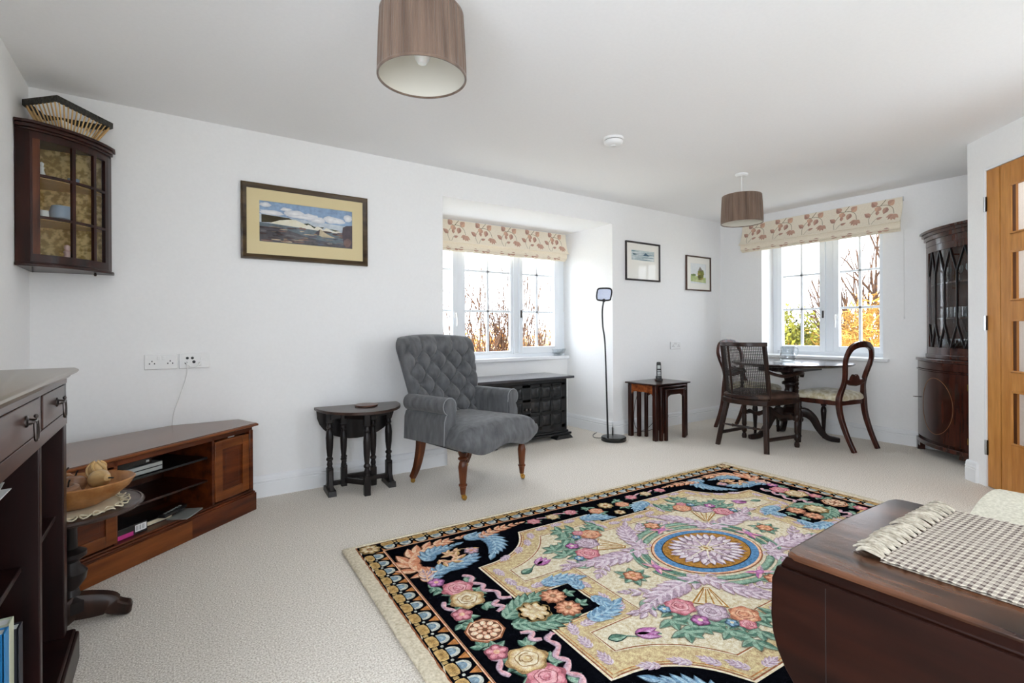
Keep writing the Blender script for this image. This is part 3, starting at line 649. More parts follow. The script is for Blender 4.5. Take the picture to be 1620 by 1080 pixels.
for (a, b) in ((1.0, 1.353), (1.385, 1.78)): build('shelf', MB().box(bx0 + .012, a, .475, bx1 - .035, b, .49), M['rose'], bc, bevel=.002)
build('shelf', MB().box(bx0 + .012, 1.81, .49, bx1 - .02, 2.15, .505), M['rose'], bc, bevel=.002)
build('shelf', MB().box(bx0 + .012, 1.385, .715, bx1 - .09, 1.78, .727), M['rose'], bc, bevel=.002)
def book(y, w, h, dp, col, label, z=.108, tilt=0, x1=None):
    m = mat('book_cover', col, .45); X1 = (x1 if x1 is not None else bx1 - .03)
    root = thing('book', label, 'book', (X1, y, z), 0)
    c = MB().box(-dp, 0, 0, -dp + .0, w, h) if False else MB().box(-dp, 0, 0, 0, .0025, h).box(-dp, w - .0025, 0, 0, w, h).box(-.004, 0, 0, .001, w, h)
    build('cover', c, m, root, bevel=.001); build('pages', MB().box(-dp + .004, .0025, .004, -.004, w - .0025, h - .004), M['paper'], root)
    root.rotation_euler = (tilt, 0, 0); return root
book(1.725, .016, .15, .16, rgb(30, 30, 34), 'small dark paperback on the bottom bookcase shelf nearest the divider')
book(1.672, .038, .27, .2, rgb(24, 26, 40), 'tall navy hardback on the bottom bookcase shelf', x1=bx1 - .022)
book(1.628, .040, .305, .21, rgb(196, 200, 176), 'tallest pale green hardback on the bottom bookcase shelf', x1=bx1 - .03)
book(1.545, .036, .32, .19, rgb(40, 130, 190), 'bright blue hardback on the bottom bookcase shelf', x1=bx1 - .022)
book(1.495, .040, .315, .2, rgb(90, 170, 170), 'teal hardback at the left of the bottom bookcase shelf')
for k in range(2):
    o = build('leaflet', MB().box(0, 0, 0, .13, .17, .0015), M['paper']); o.location = (bx1 - .15, 1.435 + .02 * k, .728 + .004 * k); o.rotation_euler = (0, -.03 - .04 * k, .1 * k)
    put(o, ['white leaflet lying flat on the small upper bookcase shelf', 'white leaflet fanned on top of another on the upper bookcase shelf'][k], 'leaflet')
sc_ = thing('scissors', 'scissors with steel ring handles on the middle bookcase shelf', 'scissors', (bx1 - .09, 1.45, .497))
for k in (0, 1): build('handle', MB().sweep([(.015 * math.cos(a), .02 * math.sin(a), .012 + k * .028 + .01 * math.sin(a), .003, .003) for a in [2 * PI * q / 14 for q in range(14)]], 'round', 6, closed=True), M['steel'], sc_)
build('blade', MB().box(-.12, -.008, -.006, -.015, .008, .004), M['steel'], sc_)
# ------------------------------------------------------------------ television stand
TVa = math.atan2(.656, .754)            # front runs along local -x from the right hand end
tvs = thing('television_stand', 'low mahogany corner television stand with open shelves', 'television stand', (.447, 3.427, 0), TVa)
RT = Matrix.Rotation(-TVa, 4, 'Z')
def tvl(x, y): v = RT @ Vector((x - .447, y - 3.427, 0)); return (v.x, v.y)
def tvplan(o):
    pts = [(-1.2 - o, -o), (o * .6, -o)] + [tvl(*p) for p in ((.37 + o, 3.63), (.02, 3.63), (-.57, 3.26), (-.57, 2.72))]
    return pts
build('plinth', MB().prism(tvplan(0), 0, .105).prism(tvplan(-.006), .105, .115).prism(tvplan(-.014), .115, .125), M['tvwood'], tvs, bevel=.003)
build('plinth_face', MB().box(-1.18, -.006, .004, -.46, -.001, .1), M['tvwood_light'], tvs)
build('top', MB().prism(tvplan(-.012), .505, .512).prism(tvplan(.004), .512, .53), M['tvtop'], tvs, bevel=.005)
build('top_lipping', MB().box(-1.2, -.012, .512, .008, .002, .526), M['tvwood_light'], tvs, bevel=.005)
iy = .02
build('frieze', MB().box(-1.18, iy, .482, -.012, iy + .02, .505), M['tvwood'], tvs)
build('back_panel', MB().prism([tvl(*p) for p in ((.31, 3.62), (.02, 3.62), (-.555, 3.25), (-.555, 3.24), (.022, 3.608), (.31, 3.608))], .125, .505), M['tvwood'], tvs)
build('side_panel', MB().prism([(-.03, .03), (-.015, .03), tvl(.36, 3.6), tvl(.345, 3.6)], .125, .505), M['tvwood'], tvs)
for x in (-.30, -.835): build('partition', MB().box(x - .008, iy, .125, x + .008, .36, .505), M['tvwood'], tvs)
build('shelf', MB().box(-.827, iy + .03, .382, -.308, .34, .394), M['black'], tvs, bevel=.002)
build('shelf', MB().box(-.827, iy + .03, .254, -.308, .34, .266), M['nest'], tvs, bevel=.002)
build('corner_post', MB().box(-.04, iy - .008, .125, -.012, iy + .03, .49), M['tvwood'], tvs, bevel=.004)
for xa, xb in ((-.292, -.044), (-1.16, -.833)):
    d = MB()
    for q in ((xa, xa + .05, .135, .47), (xb - .05, xb, .135, .47), (xa + .05, xb - .05, .135, .185), (xa + .05, xb - .05, .42, .47)): d.box(q[0], iy - .006, q[2], q[1], iy + .014, q[3])
    d = build('door', d, M['tvwood_light'], tvs, bevel=.003)
    build('door_panel', MB().box(xa + .05, iy, .185, xb - .05, iy + .01, .42), M['tvwood'], d); build('door_panel_field', MB().box(xa + .075, iy - .003, .21, xb - .075, iy, .395), M['tvwood'], d, bevel=.003)
Mtv = Matrix.Translation((.447, 3.427, 0)) @ Matrix.Rotation(TVa, 4, 'Z')
def ontv(name, label, cat, x, y, z, rz=0): v = Mtv @ Vector((x, y, z)); return thing(name, label, cat, v, TVa + rz)
o = ontv('disc_player', 'slim silver disc player on the upper shelf of the television stand', 'player', -.57, .06, .394)
build('casing', MB().box(-.25, .0, .004, 0, .22, .045), M['silver'], o, bevel=.003); build('slot', MB().box(-.245, -.002, .023, -.004, .002, .028), M['black'], o)
build('foot', MB().box(-.24, .02, 0, -.2, .06, .004), M['black'], o)
o = ontv('set_top_box', 'black set top box lying on the silver disc player', 'box', -.62, .07, .44)
build('casing', MB().box(-.2, .0, 0, 0, .18, .03), M['blackgloss'], o, bevel=.003); build('button', MB().box(-.03, -.002, .01, -.015, 0, .02), M['silver'], o)
o = ontv('disc_case', 'black and magenta disc case lying on the bottom of the television stand', 'disc case', -.665, .045, .126)
build('case', MB().box(-.15, 0, 0, 0, .19, .05), M['black'], o, bevel=.002)
build('label_strip', MB().box(-.148, -.001, .002, -.07, .001, .022), mat('magenta_card', rgb(190, 50, 130), .5), o)
bcm = Paint(lambda u, v, l: (u, -.0012 - l, v)); bcm.poly([(-.062, .012), (-.006, .012), (-.006, .044), (-.062, .044)], rgb(235, 235, 235), 0)
for k in range(9): bcm.poly([(-.056 + k * .005, .017), (-.0535 + k * .005 - (k % 3) * .0008, .017), (-.0535 + k * .005 - (k % 3) * .0008, .04), (-.056 + k * .005, .04)], rgb(20, 20, 20), 1)
bcm.build('barcode', M['paint'], o)
o = ontv('book', 'cream edged book lying behind the black and magenta disc case', 'book', -.5, .08, .126)
build('cover', MB().box(-.14, 0, 0, 0, .15, .003).box(-.14, 0, .022, 0, .15, .026), M['black'], o); build('pages', MB().box(-.138, .002, .003, -.002, .148, .022), M['doily'], o)
o = ontv('remote_control', 'black remote control lying on the book in the television stand', 'remote', -.42, .07, .153, .25)
build('body', MB().box(-.17, 0, 0, 0, .04, .016), M['black'], o, bevel=.004)
for k in range(6): build('button', MB().box(-.15 + k * .022, .012, .016, -.138 + k * .022, .024, .0185), M['silver'], o)
o = put(build('magazine', MB().prism([(-.16, 0), (0, 0), (.0, .1), (-.16, .1)], 0, .005), M['silver']), 'grey magazine sticking out of the television stand', 'magazine'); o.location = Mtv @ Vector((-.36, .03, .126)); o.rotation_euler = (0, 0, TVa + .35)
# ------------------------------------------------------------------ little pedestal table with fruit bowl
pc = (-.30, 2.462)
pt = thing('pedestal_table', 'small round dark pedestal table beside the bookcase', 'table', (pc[0], pc[1], 0))
build('table_top', MB().lathe([(.21, .425), (.22, .428), (.225, .436), (.22, .443), (.213, .444), (.21, .441), (.02, .441)], 0, 0, 40), M['black_oak_top'], pt)
build('column', MB().lathe([(.05, .06), (.05, .10), (.03, .115), (.024, .14), (.045, .17), (.05, .2), (.03, .225), (.024, .24), (.048, .26), (.048, .275), (.022, .29), (.02, .36), (.045, .40), (.08, .425)], 0, 0, 20), M['black_oak'], pt)
for k in range(3):
    a = k * 2 * PI / 3
    pts = [(.0, 0, .075, .06, .09), (.06, 0, .066, .055, .085), (.11, 0, .056, .05, .07), (.125, 0, .042, .052, .056), (.15, 0, .03, .054, .046), (.172, 0, .022, .052, .042), (.182, 0, .02, .03, .026)]
    build('leg', MB().sweep(smooth(pts, 4), 'rect').xf(Matrix.Rotation(a, 4, 'Z')), M['caneframe'], pt)
ttz = .442
# lace doily
dl = MB(); n = 72
dl.lathe([(.001, .0), (.12, .0), (.15, .0)], 0, 0, 36, cap=False)
for k in range(26):
    a = 2 * PI * k / 26; c = (.158 * math.cos(a), .158 * math.sin(a), .004)
    dl.sweep([(c[0] + .016 * math.cos(b), c[1] + .016 * math.sin(b), .004 + .004 * math.sin(b * 2 + k), .005, .006) for b in [2 * PI * q / 10 for q in range(10)]], 'round', 5, closed=True)
o = build('doily', dl, M['doily']); o.location = (pc[0] + .005, pc[1] - .02, ttz + .002); put(o, 'cream scalloped lace doily under the wooden bowl', 'doily')
o = build('wooden_bowl', MB().lathe([(.05, 0), (.075, .006), (.12, .03), (.155, .062), (.172, .092), (.168, .096), (.158, .09), (.14, .062), (.10, .028), (.001, .012)], 0, 0, 40).xf(Matrix.Diagonal((1.12, .85, .98, 1))), M['bowl']); o.location = (pc[0] + .005, pc[1] - .02, ttz + .003)
put(o, 'shallow oval turned wooden bowl on the pedestal table', 'bowl')
bz = ttz + .003
PEAR = [(.001, -.04), (.02, -.036), (.034, -.018), (.034, .002), (.024, .024), (.016, .04), (.012, .052), (.001, .058)]
APPLE = [(.001, -.026), (.014, -.03), (.03, -.02), (.037, 0), (.032, .02), (.018, .028), (.004, .022), (.001, .02)]
def fruit(kind, label, x, y, z, prof, m, rx=0, ry=0, s=1):
    r = thing(kind, label, 'wooden fruit', (pc[0] + .005 + x, pc[1] - .02 + y, bz + z), 0, 'wooden fruit in the bowl'); r.rotation_euler = (rx, ry, .4)
    build('flesh', MB().lathe([(a * s, b * s) for a, b in prof], 0, 0, 16), m, r); top = max(b for a, b in prof) * s
    build('stalk', MB().tube([(0, 0, top - .008), (.003, 0, top + .012), (.007, 0, top + .02)], .0028, 6), M['black_oak'], r)
fruit('wooden_pear', 'pale wooden pear lying at the right of the bowl', .085, -.01, .095, PEAR, M['fruitpale'], 1.35, .5)
fruit('wooden_pear', 'pale wooden pear at the front left of the bowl', -.075, -.055, .085, PEAR, M['fruitpale'], -.5, .2)
fruit('wooden_apple', 'streaky walnut apple at the front centre of the bowl', .0, -.06, .072, APPLE, M['fruitdark'], .2, -.1)
fruit('wooden_apple', 'streaky walnut apple in the middle of the bowl', .005, .025, .08, APPLE, M['fruitdark'], -.2, .2, 1.05)
fruit('wooden_apple', 'streaky walnut apple at the back left of the bowl', -.08, .03, .082, APPLE, M['fruitdark'], .1, .1)
fruit('wooden_apple', 'light brown wooden apple at the very back of the bowl', -.035, .09, .088, APPLE, M['bowl'], -.1, .3, .9)
nu = MB().ball((0, 0, 0), .03, 12, 8, (1, .9, 1.1))
for k in range(5):
    a = k * 2 * PI / 5; nu.sweep([(.031 * math.cos(a + t) * math.sin(.3 + 2.5 * t / 1.5) * 1.0, .029 * math.sin(a + t) * math.sin(.3 + 2.5 * t / 1.5), .034 * math.cos(.3 + 2.5 * t / 1.5), .009, .009) for t in [q * .15 for q in range(11)]], 'round', 5)
o = build('carved_walnut', nu, M['fruitpale']); o.location = (pc[0] + .075, pc[1] + .035, bz + .115); put(o, 'pale carved wooden walnut on top of the fruit bowl', 'wooden fruit', 'wooden fruit in the bowl')
# ------------------------------------------------------------------ pictures on the main wall
def picture(name, label, x0, x1, z0, z1, fw, fcol, matcol, mats, art):
    r = thing(name, label, 'picture', ((x0 + x1) / 2, YA - .002, (z0 + z1) / 2))
    W, Hh = (x1 - x0) / 2, (z1 - z0) / 2
    m = MB(); 
    pr = [(0, 0), (0, -.02), (.3, -.024), (.55, -.02), (.75, -.014), (1, -.012), (1, 0)]
    ring = []
    for (sx, sz) in ((-1, -1), (1, -1), (1, 1), (-1, 1)): ring.append([(sx * (W - p[0] * fw), p[1], sz * (Hh - p[0] * fw)) for p in pr])
    n = len(pr); vs = [p for q in ring for p in q]; fs = []
    for k in range(4):
        j = (k + 1) % 4
        for i in range(n): fs.append((k * n + i, k * n + (i + 1) % n, j * n + (i + 1) % n, j * n + i))
    build('picture_frame', m.add(vs, fs), fcol, r)
    a, b = W - fw, Hh - fw; l, rr, t, bo = mats
    build('mount', MB().box(-a, -.009, -b, -a + l, -.006, b).box(a - rr, -.009, -b, a, -.006, b).box(-a + l, -.009, b - t, a - rr, -.006, b).box(-a + l, -.009, -b, a - rr, -.006, -b + bo), matcol, r)
    build('backing', MB().box(-a, -.004, -b, a, 0, b), matcol, r)
    iw, ih = 2 * a - l - rr, 2 * b - t - bo
    P = Paint(lambda u, v, lf: (-a + l + u * iw, -.0045 - lf, b - t - v * ih), .0002)
    art(P); P.build('painting', M['picture'], r)
    build('glazing', MB().box(-a, -.0115, -b, a, -.0105, b), M['artglass'], r)
M['artglass'] = glass_pane('picture_glass', (1, 1, 1, 1), .6)
def blob(P, u, v, ru, rv, c, lay, seed, cc=None, n=18):
    rn = random.Random(seed); P.poly([(min(1, max(0, u + ru * (.75 + .35 * rn.random()) * math.cos(2 * PI * k / n))), min(1, max(0, v + rv * (.75 + .35 * rn.random()) * math.sin(2 * PI * k / n)))) for k in range(n)], c, lay, cc)
def seaside(P):
    P.poly([(0, 0), (1, 0), (1, .55), (0, .55)], rgb(140, 165, 195), 0)
    P.poly([(0, .32), (1, .42), (1, .6), (0, .6)], rgb(190, 200, 208), 1)
    for k, (u, v, a, b) in enumerate(((.06, .09, .06, .06), (.12, .27, .14, .07), (.27, .15, .06, .05), (.36, .24, .12, .09), (.52, .28, .10, .1), (.60, .33, .09, .09), (.75, .28, .08, .1), (.83, .3, .1, .08), (.95, .2, .06, .1), (.45, .3, .2, .05))): blob(P, u, v, a, b, rgb(206, 208, 212), 2 + k * .1, k, rgb(240, 240, 240))
    P.poly([(.02, .33), (.3, .36), (.36, .42), (.2, .5), (.02, .53)], rgb(64, 58, 40), 4)
    P.poly([(.10, .53), (.2, .44), (.3, .4), (.37, .39), (.42, .43), (.46, .46), (.55, .58), (.3, .56)], rgb(232, 228, 208), 5)
    P.poly([(.45, .46), (.5, .44), (.56, .5), (.6, .52), (.56, .56)], rgb(60, 70, 48), 5.2)
    for k, u in enumerate((.5, .6, .7, .8)): P.poly([(u - .05, .58 + .01 * k), (u, .47 + .02 * k), (u + .03, .49 + .02 * k), (u + .09, .6 + .008 * k)], rgb(230, 226, 210), 5.4 + k * .1)
    P.poly([(.62, .5), (.68, .5), (.66, .54)], rgb(70, 74, 52), 5.9); P.poly([(.72, .52), (.86, .55), (.8, .58)], rgb(84, 88, 66), 5.9)
    P.poly([(0, .53), (.3, .56), (.6, .6), (1, .64), (1, 1), (0, 1)], rgb(104, 116, 124), 6)
    P.poly([(0, .62), (.25, .64), (.5, .8), (.8, .9), (1, .95), (1, 1), (0, 1)], rgb(88, 86, 90), 6.5)
    rn = random.Random(4)
    for k in range(90):
        u = rn.random(); v = .58 + .4 * rn.random(); c = rn.choice([rgb(150, 128, 108), rgb(196, 176, 150), rgb(80, 66, 66), rgb(110, 108, 112), rgb(62, 56, 60), rgb(128, 100, 92)])
        if v > .75 and u > .5: c = mixc(c, rgb(84, 92, 110), .7)
        blob(P, u, v, .02 + .05 * rn.random(), .008 + .02 * rn.random(), c, 7 + k * .03, k + 50)
    P.poly([(.57, .68), (.63, .56), (.72, .68), (.8, .75), (.66, .76)], rgb(190, 176, 148), 10); P.poly([(.57, .68), (.63, .56), (.62, .72)], rgb(84, 78, 84), 10.2)
    P.poly([(.88, .62), (.89, .45), (.93, .4), (1, .38), (1, 1), (.9, .95)], rgb(84, 74, 80), 11); blob(P, .94, .85, .05, .12, rgb(120, 96, 92), 11.5, 77)
def wave(P):
    P.poly([(0, 0), (1, 0), (1, 1), (0, 1)], rgb(196, 208, 208), 0)
    for k in range(16): blob(P, (k * .37) % 1, .1 + .055 * k, .3, .05, mixc(rgb(120, 150, 160), rgb(232, 236, 236), (k * .61) % 1), 1 + k * .1, k)
    P.poly([(.5, .5), (.62, .2), (.8, .5)], rgb(70, 100, 120), 4); P.poly([(.05, .3), (.3, .4), (.1, .5)], rgb(90, 120, 130), 4)
def cottage(P):
    P.poly([(0, 0), (1, 0), (1, 1), (0, 1)], rgb(226, 230, 230), 0)
    P.poly([(0, .6), (1, .68), (1, .95), (0, .9)], rgb(176, 190, 130), 1); rn = random.Random(9)
    for k in range(26): blob(P, .62 + .22 * (rn.random() - .3), .5 + .3 * rn.random() - .25 * (k % 3) * .3, .12, .1, rn.choice([rgb(120, 124, 50), rgb(150, 140, 70), rgb(96, 96, 48), rgb(176, 150, 90)]), 2 + k * .1, k)
    P.poly([(.5, .34), (.62, .14), (.8, .36)], rgb(130, 120, 110), 6); blob(P, .2, .58, .18, .06, rgb(120, 140, 90), 3, 3); blob(P, .5, .86, .4, .05, rgb(196, 200, 150), 3, 5)
M['frame_brown'] = wood('frame_brown_moulding', rgb(46, 32, 20), rgb(96, 76, 50), 'x', 6, .35)
M['mount_cream'] = mat('cream_mount', rgb(222, 205, 158), .8); M['mount_white'] = mat('pale_mount', rgb(240, 238, 230), .8)
picture('seaside_picture', 'large brown framed picture of white sea cliffs with a cream mount', .392, 1.217, 1.563, 2.06, .034, M['frame_brown'], M['mount_cream'], (.075, .075, .075, .085), seaside)
picture('framed_picture', 'dark framed picture of breaking waves beside the alcove', 3.955, 4.495, 1.607, 2.02, .018, mat('frame_black_brown', rgb(40, 32, 32), .35), M['mount_white'], (.07, .07, .07, .20), wave)
picture('framed_picture', 'thin brown framed watercolour of a green tree near the room corner', 4.96, 5.43, 1.54, 1.948, .016, mat('frame_tan', rgb(78, 54, 42), .4), M['mount_white'], (.07, .07, .07, .07), cottage)
# ------------------------------------------------------------------ sockets
def plate(name, label, x0, x1, z0, z1, kind):
    r = thing(name, label, 'socket', ((x0 + x1) / 2, YA - .001, (z0 + z1) / 2)); W, Hh = (x1 - x0) / 2, (z1 - z0) / 2
    build('face_plate', MB().box(-W, -.01, -Hh, W, 0, Hh), M['plastic'], r, bevel=.003)
    hole = M['black']
    if kind == 'double':
        for s in (-1, 1):
            h = MB()
            for (dx, dz) in ((0, .004), (-.012, -.01), (.012, -.01)): h.box(s * W * .55 + dx - .003, -.0108, dz - .004, s * W * .55 + dx + .003, -.0098, dz + .004)
            build('socket_holes', h, hole, r); build('switch', MB().box(s * W * .14 - .008, -.014, .012, s * W * .14 + .008, -.009, .034), M['plastic'], r, bevel=.002)
    else:
        for (dx, dz, rr) in ((-.038, .018, .008), (-.012, .018, .008), (-.004, -.006, .009), (-.045, -.012, .007)):
            build('aerial_outlet', MB().lathe([(rr, 0), (rr, .003), (rr * .5, .004)], 0, 0, 12).xf(Matrix.Translation((dx, -.01, dz)) @ Matrix.Rotation(PI / 2, 4, 'X')), hole, r)
        build('phone_outlet', MB().box(.03, -.012, .004, .055, -.009, .02), M['plastic'], r, bevel=.001)
        build('aerial_plug', MB().box(.02, -.03, -.03, .036, -.01, -.008), M['plastic'], r, bevel=.003)
    return r
plate('double_socket', 'white double power socket above the television stand, left of the media plate', -.112, .05, .866, .956, 'double')
plate('media_socket', 'white media plate with black aerial outlets and plugged lead', .058, .218, .866, .956, 'media')
plate('double_socket', 'white double power socket above the nest of tables', 4.68, 4.858, .86, .944, 'double')
o = build('aerial_lead', MB().tube(smooth([(.09, YA - .02, .905), (.10, YA - .045, .88), (.09, YA - .03, .80), (.06, YA - .025, .70), (.03, YA - .03, .60), (.02, YA - .012, .50)], 6), .0032, 6).tube(smooth([(.165, YA - .035, .9), (.15, YA - .05, .88), (.12, YA - .035, .875), (.10, YA - .025, .895)], 6), .0032, 6), M['plastic'])
put(o, 'thin white lead hanging from the media plate behind the television stand', 'cable')
# ------------------------------------------------------------------ gateleg table
GX, GY, GZ = 1.095, 3.46, .572
gt = thing('gateleg_table', 'small dark oak gateleg table with its leaves folded down', 'table', (GX, GY, 0), -.08)
top = [(.285 * math.cos(PI * k / 28), .085 - .40 * math.sin(PI * k / 28) ** .92) for k in range(29)]
build('table_top', MB().prism([p for p in top if p[1] > -.10] and [(-.285, .085), (.285, .085)] + top[1:-1], GZ - .018, GZ), M['black_oak_top'], gt, bevel=.004)
lf = [(-.27, GZ - .02)] + [(-.27 * math.cos(PI * k / 16), GZ - .02 - .22 * math.sin(PI * k / 16) ** .8) for k in range(1, 16)] + [(.27, GZ - .02)]
build('drop_leaf', MB().prism(lf, .088, .102, 'y'), M['black_oak'], gt, bevel=.004)
LEGP = [(.017, 0), (.017, .02), (.022, .03), (.014, .042), (.02, .055), (.024, .10), (.022, .17), (.017, .22), (.014, .235), (.022, .245), (.022, .255), (.014, .262), (.019, .285), (.015, .30), (.021, .31)]
def turned(mb, x, y, z0, z1, s=1.0, sq=.036):
    """square blocks at both ends with a turned shaft upside down between"""
    hgt = z1 - z0; pr = [(r * s, z0 + hgt * (1 - z / .31)) for r, z in reversed(LEGP)]
    mb.lathe(pr, x, y, 14)
for sx in (-1, 1):
    m = MB().box(sx * .20 - .02, -.02, .47, sx * .20 + .02, .02, GZ - .018); turned(m, sx * .20, 0, .17, .47, 1.05)
    m.box(sx * .20 - .021, -.021, .05, sx * .20 + .021, .021, .17)
    for sy in (-1, 1): m.prism([(sy * .02, .03), (sy * .085, .03), (sy * .07, .05), (sy * .045, .08), (sy * .03, .15), (sy * .02, .16)], sx * .20 - .014, sx * .20 + .014, 'x')
    build('leg', m, M['black_oak'], gt, bevel=.003)
    build('foot', MB().prism([(-.10, 0), (.10, 0), (.088, .035), (-.088, .035)], sx * .20 - .026, sx * .20 + .026, 'x'), M['black_oak'], gt, bevel=.003)
build('stretcher', MB().box(-.20, -.015, .05, .20, .015, .078), M['black_oak'], gt, bevel=.003)
build('frieze_rail', MB().box(-.20, -.04, GZ - .075, .20, .04, GZ - .018), M['black_oak'], gt, bevel=.003)
for (gx, gy, px, py) in ((.005, -.175, -.115, -.03), (.10, .035, -.10, .035)):
    g = MB(); turned(g, px, py, .17, .46, .95); g.box(px - .019, py - .019, .46, px + .019, py + .019, GZ - .03).box(px - .019, py - .019, .045, px + .019, py + .019, .17)
    g = build('gate_post', g, M['black_oak'], gt, bevel=.003)
    q = MB(); turned(q, gx, gy, .13, .46, 1.0); q.box(gx - .02, gy - .02, .46, gx + .02, gy + .02, GZ - .03).box(gx - .02, gy - .02, 0, gx + .02, gy + .02, .13)
    build('gate_leg', q, M['black_oak'], gt, bevel=.003)
    for zr in (.085, GZ - .055): build('gate_rail', MB().sweep([(px, py, zr, .02, .034), (gx, gy, zr, .02, .034)], 'box'), M['black_oak'], gt)
o = build('wooden_coaster', MB().lathe([(.075, 0), (.078, .004), (.076, .01), (.001, .011)], 0, 0, 32), wood('coaster_wood', rgb(74, 44, 34), rgb(122, 82, 66), 'x', 6, .3)); o.location = (GX + .035, GY - .035, GZ + .0005); put(o, 'round brown wooden mat on the gateleg table', 'mat')
# ------------------------------------------------------------------ tufted armchair
ac = thing('tufted_armchair', 'grey button backed armchair with turned legs on brass castors', 'armchair', (1.77, 3.148, 0), math.radians(15.7))
def back_w(t): return lerp(.285, .385, t ** .9)
def back_fn(side):
    def fn(a, b):
        s = a * 2 - 1; t = b; wv = back_w(t) * (1 - .10 * max(0, t - .86) ** 2 / .0196)
        x = s * wv; z = .36 + .70 * t - .022 * s * s * t
        lean = .235 + .165 * t ** 1.2 - .055 * s * s
        edge = max(0, 1 - abs(s) ** 5) ** .5 * max(0, 1 - max(0, (t - .8) / .2) ** 3) ** .5
        if side < 0:
            d = .058 * edge
            u_, v_ = x / .155, (z - .62) / .17
            aa, bb = (u_ + v_), (u_ - v_)
            tuft = (abs(math.sin(PI * aa)) * abs(math.sin(PI * bb))) ** .42
            inn = max(0, min(1, (1.06 - abs(s)) / .2)) * max(0, min(1, (.93 - t) / .14)) 
            pl = abs(math.sin(PI * (u_ + .25 * 0))) ** .5       # pleats run up to the top edge
            puff = lerp(.75 if abs(s) > .75 else .35 + .6 * pl, tuft, inn)
            y = lean - d * .55 - .068 * puff * edge ** .5
        else: y = lean + .05 * edge
        return (x, y, z)
    return fn
bk = MB().grid(back_fn(-1), 84, 84).grid(back_fn(1), 84, 84)
bo = build('backrest', bk, M['chairfab'], ac, ang=80)
bt = MB()
for i in range(-3, 4):
    for j in range(-3, 5):
        if (i + j) % 2: continue
        x, z = i * .0775, .62 + j * .085
        t = (z - .36) / .70
        if t < .1 or t > .83 or abs(x) > back_w(t) * .78: continue
        p = back_fn(-1)((x / back_w(t) + 1) / 2, t)
        build('button', MB().ball((p[0], p[1] - .002, p[2]), .012, 10, 6, (1, .5, 1)), M['chairfab'], bo)
build('back_piping', MB().sweep([back_fn(1)(a, 1 if 0 else min(1, b)) + (.008, .008) for a, b in [(0, .35 + .6 * k / 12) for k in range(13)] + [(k / 20, .995) for k in range(1, 20)] + [(1, .95 - .6 * k / 12) for k in range(13)]], 'round', 6), M['chairfab'], bo)
# seat
def zb(x): return .325 + .022 * math.cos(x / .33 * PI * 1.5) * (1 if abs(x) < .33 else 1) - .016 * math.cos(x / .33 * PI * .5)
def seat_half(y): return lerp(.37, .29, max(0, min(1, (y + .34) / .62)))
def seat_top(a, b):
    s = a * 2 - 1; y = -.345 + .60 * b; hw = seat_half(y); f = -.03 * (1 - s * s) * (1 - b) ** 3
    e = (1 - abs(s) ** 6) ** .5 * (1 - max(0, (1 - b * 6)) ** 4) ** .5 if b < 1 / 6 else (1 - abs(s) ** 6) ** .5
    return (s * hw, y + f - .012 * 0, .405 + (.075 + .012 * (1 - s * s)) * max(0, e))
def seat_skirt(a, b):
    # around the front and the sides
    per = a * 3
    if per < 1: s, bb = -1, 1 - per
    elif per < 2: s, bb = (per - 1) * 2 - 1, 0
    else: s, bb = 1, per - 2
    y = -.345 + .60 * bb; x = s * seat_half(y); f = -.03 * (1 - s * s) * (1 - bb) ** 3
    bulge = .016 * math.sin(PI * b); nx, ny = (s * .9 if abs(s) == 1 else 0), (-1 if abs(s) < 1 else 0)
    zbot = zb(x) if bb == 0 else .335
    return (x + nx * bulge, y + f + ny * bulge, lerp(.407, zbot, b))
st = MB().grid(seat_top, 40, 40).grid(seat_skirt, 121, 8)
so = build('seat', st, M['chairfab'], ac, ang=70)
build('seat_base', MB().prism([(-.33, -.30), (.33, -.30), (.27, .24), (-.27, .24)], .315, .34), M['black'], ac)
# arms
for s in (-1, 1):
    pr = [(.262, .36), (.262, .56), (.266, .59)] + [(.32 + .056 * math.cos(a), .595 + .056 * math.sin(a)) for a in [PI - (PI * 1.38) * k / 14 for k in range(15)]] + [(.352, .535), (.365, .50), (.372, .345)]
    pr = [(s * x, z) for x, z in pr]; N = len(pr)
    A_ = MB().prism(pr, -.155, .25, 'y')
    arm = build('arm', A_, M['chairfab'], ac, ang=50, bevel=.006)
    ctr = (sum(p[0] for p in pr) / N, sum(p[1] for p in pr) / N)
    ins = [(lerp(p[0], ctr[0], .10), lerp(p[1], ctr[1], .05)) for p in pr]
    build('arm_front', MB().prism(ins, -.166, -.150, 'y'), M['chairfab'], arm, bevel=.004)
    build('piping', MB().sweep([(p[0], -.16, p[1], .0065, .0065) for p in pr[1:]], 'round', 6, ref=(0, 1, 0)), M['piping'], arm)
LG = [(.012, .045), (.0125, .05), (.017, .095), (.021, .098), (.021, .108), (.016, .112), (.020, .17), (.023, .22), (.019, .245), (.014, .258), (.024, .268), (.024, .276), (.016, .284), (.022, .30), (.026, .34)]
LG = [(r * 1.3, z) for r, z in LG]
def castor(parent, x, y, dx=.012):
    c = build('castor', MB().lathe([(.013, .04), (.014, .05), (.012, .055)], x, y, 12).box(x - .012, y - .003, .02, x + .02, y + .003, .042), M['brass'], parent)
    return c
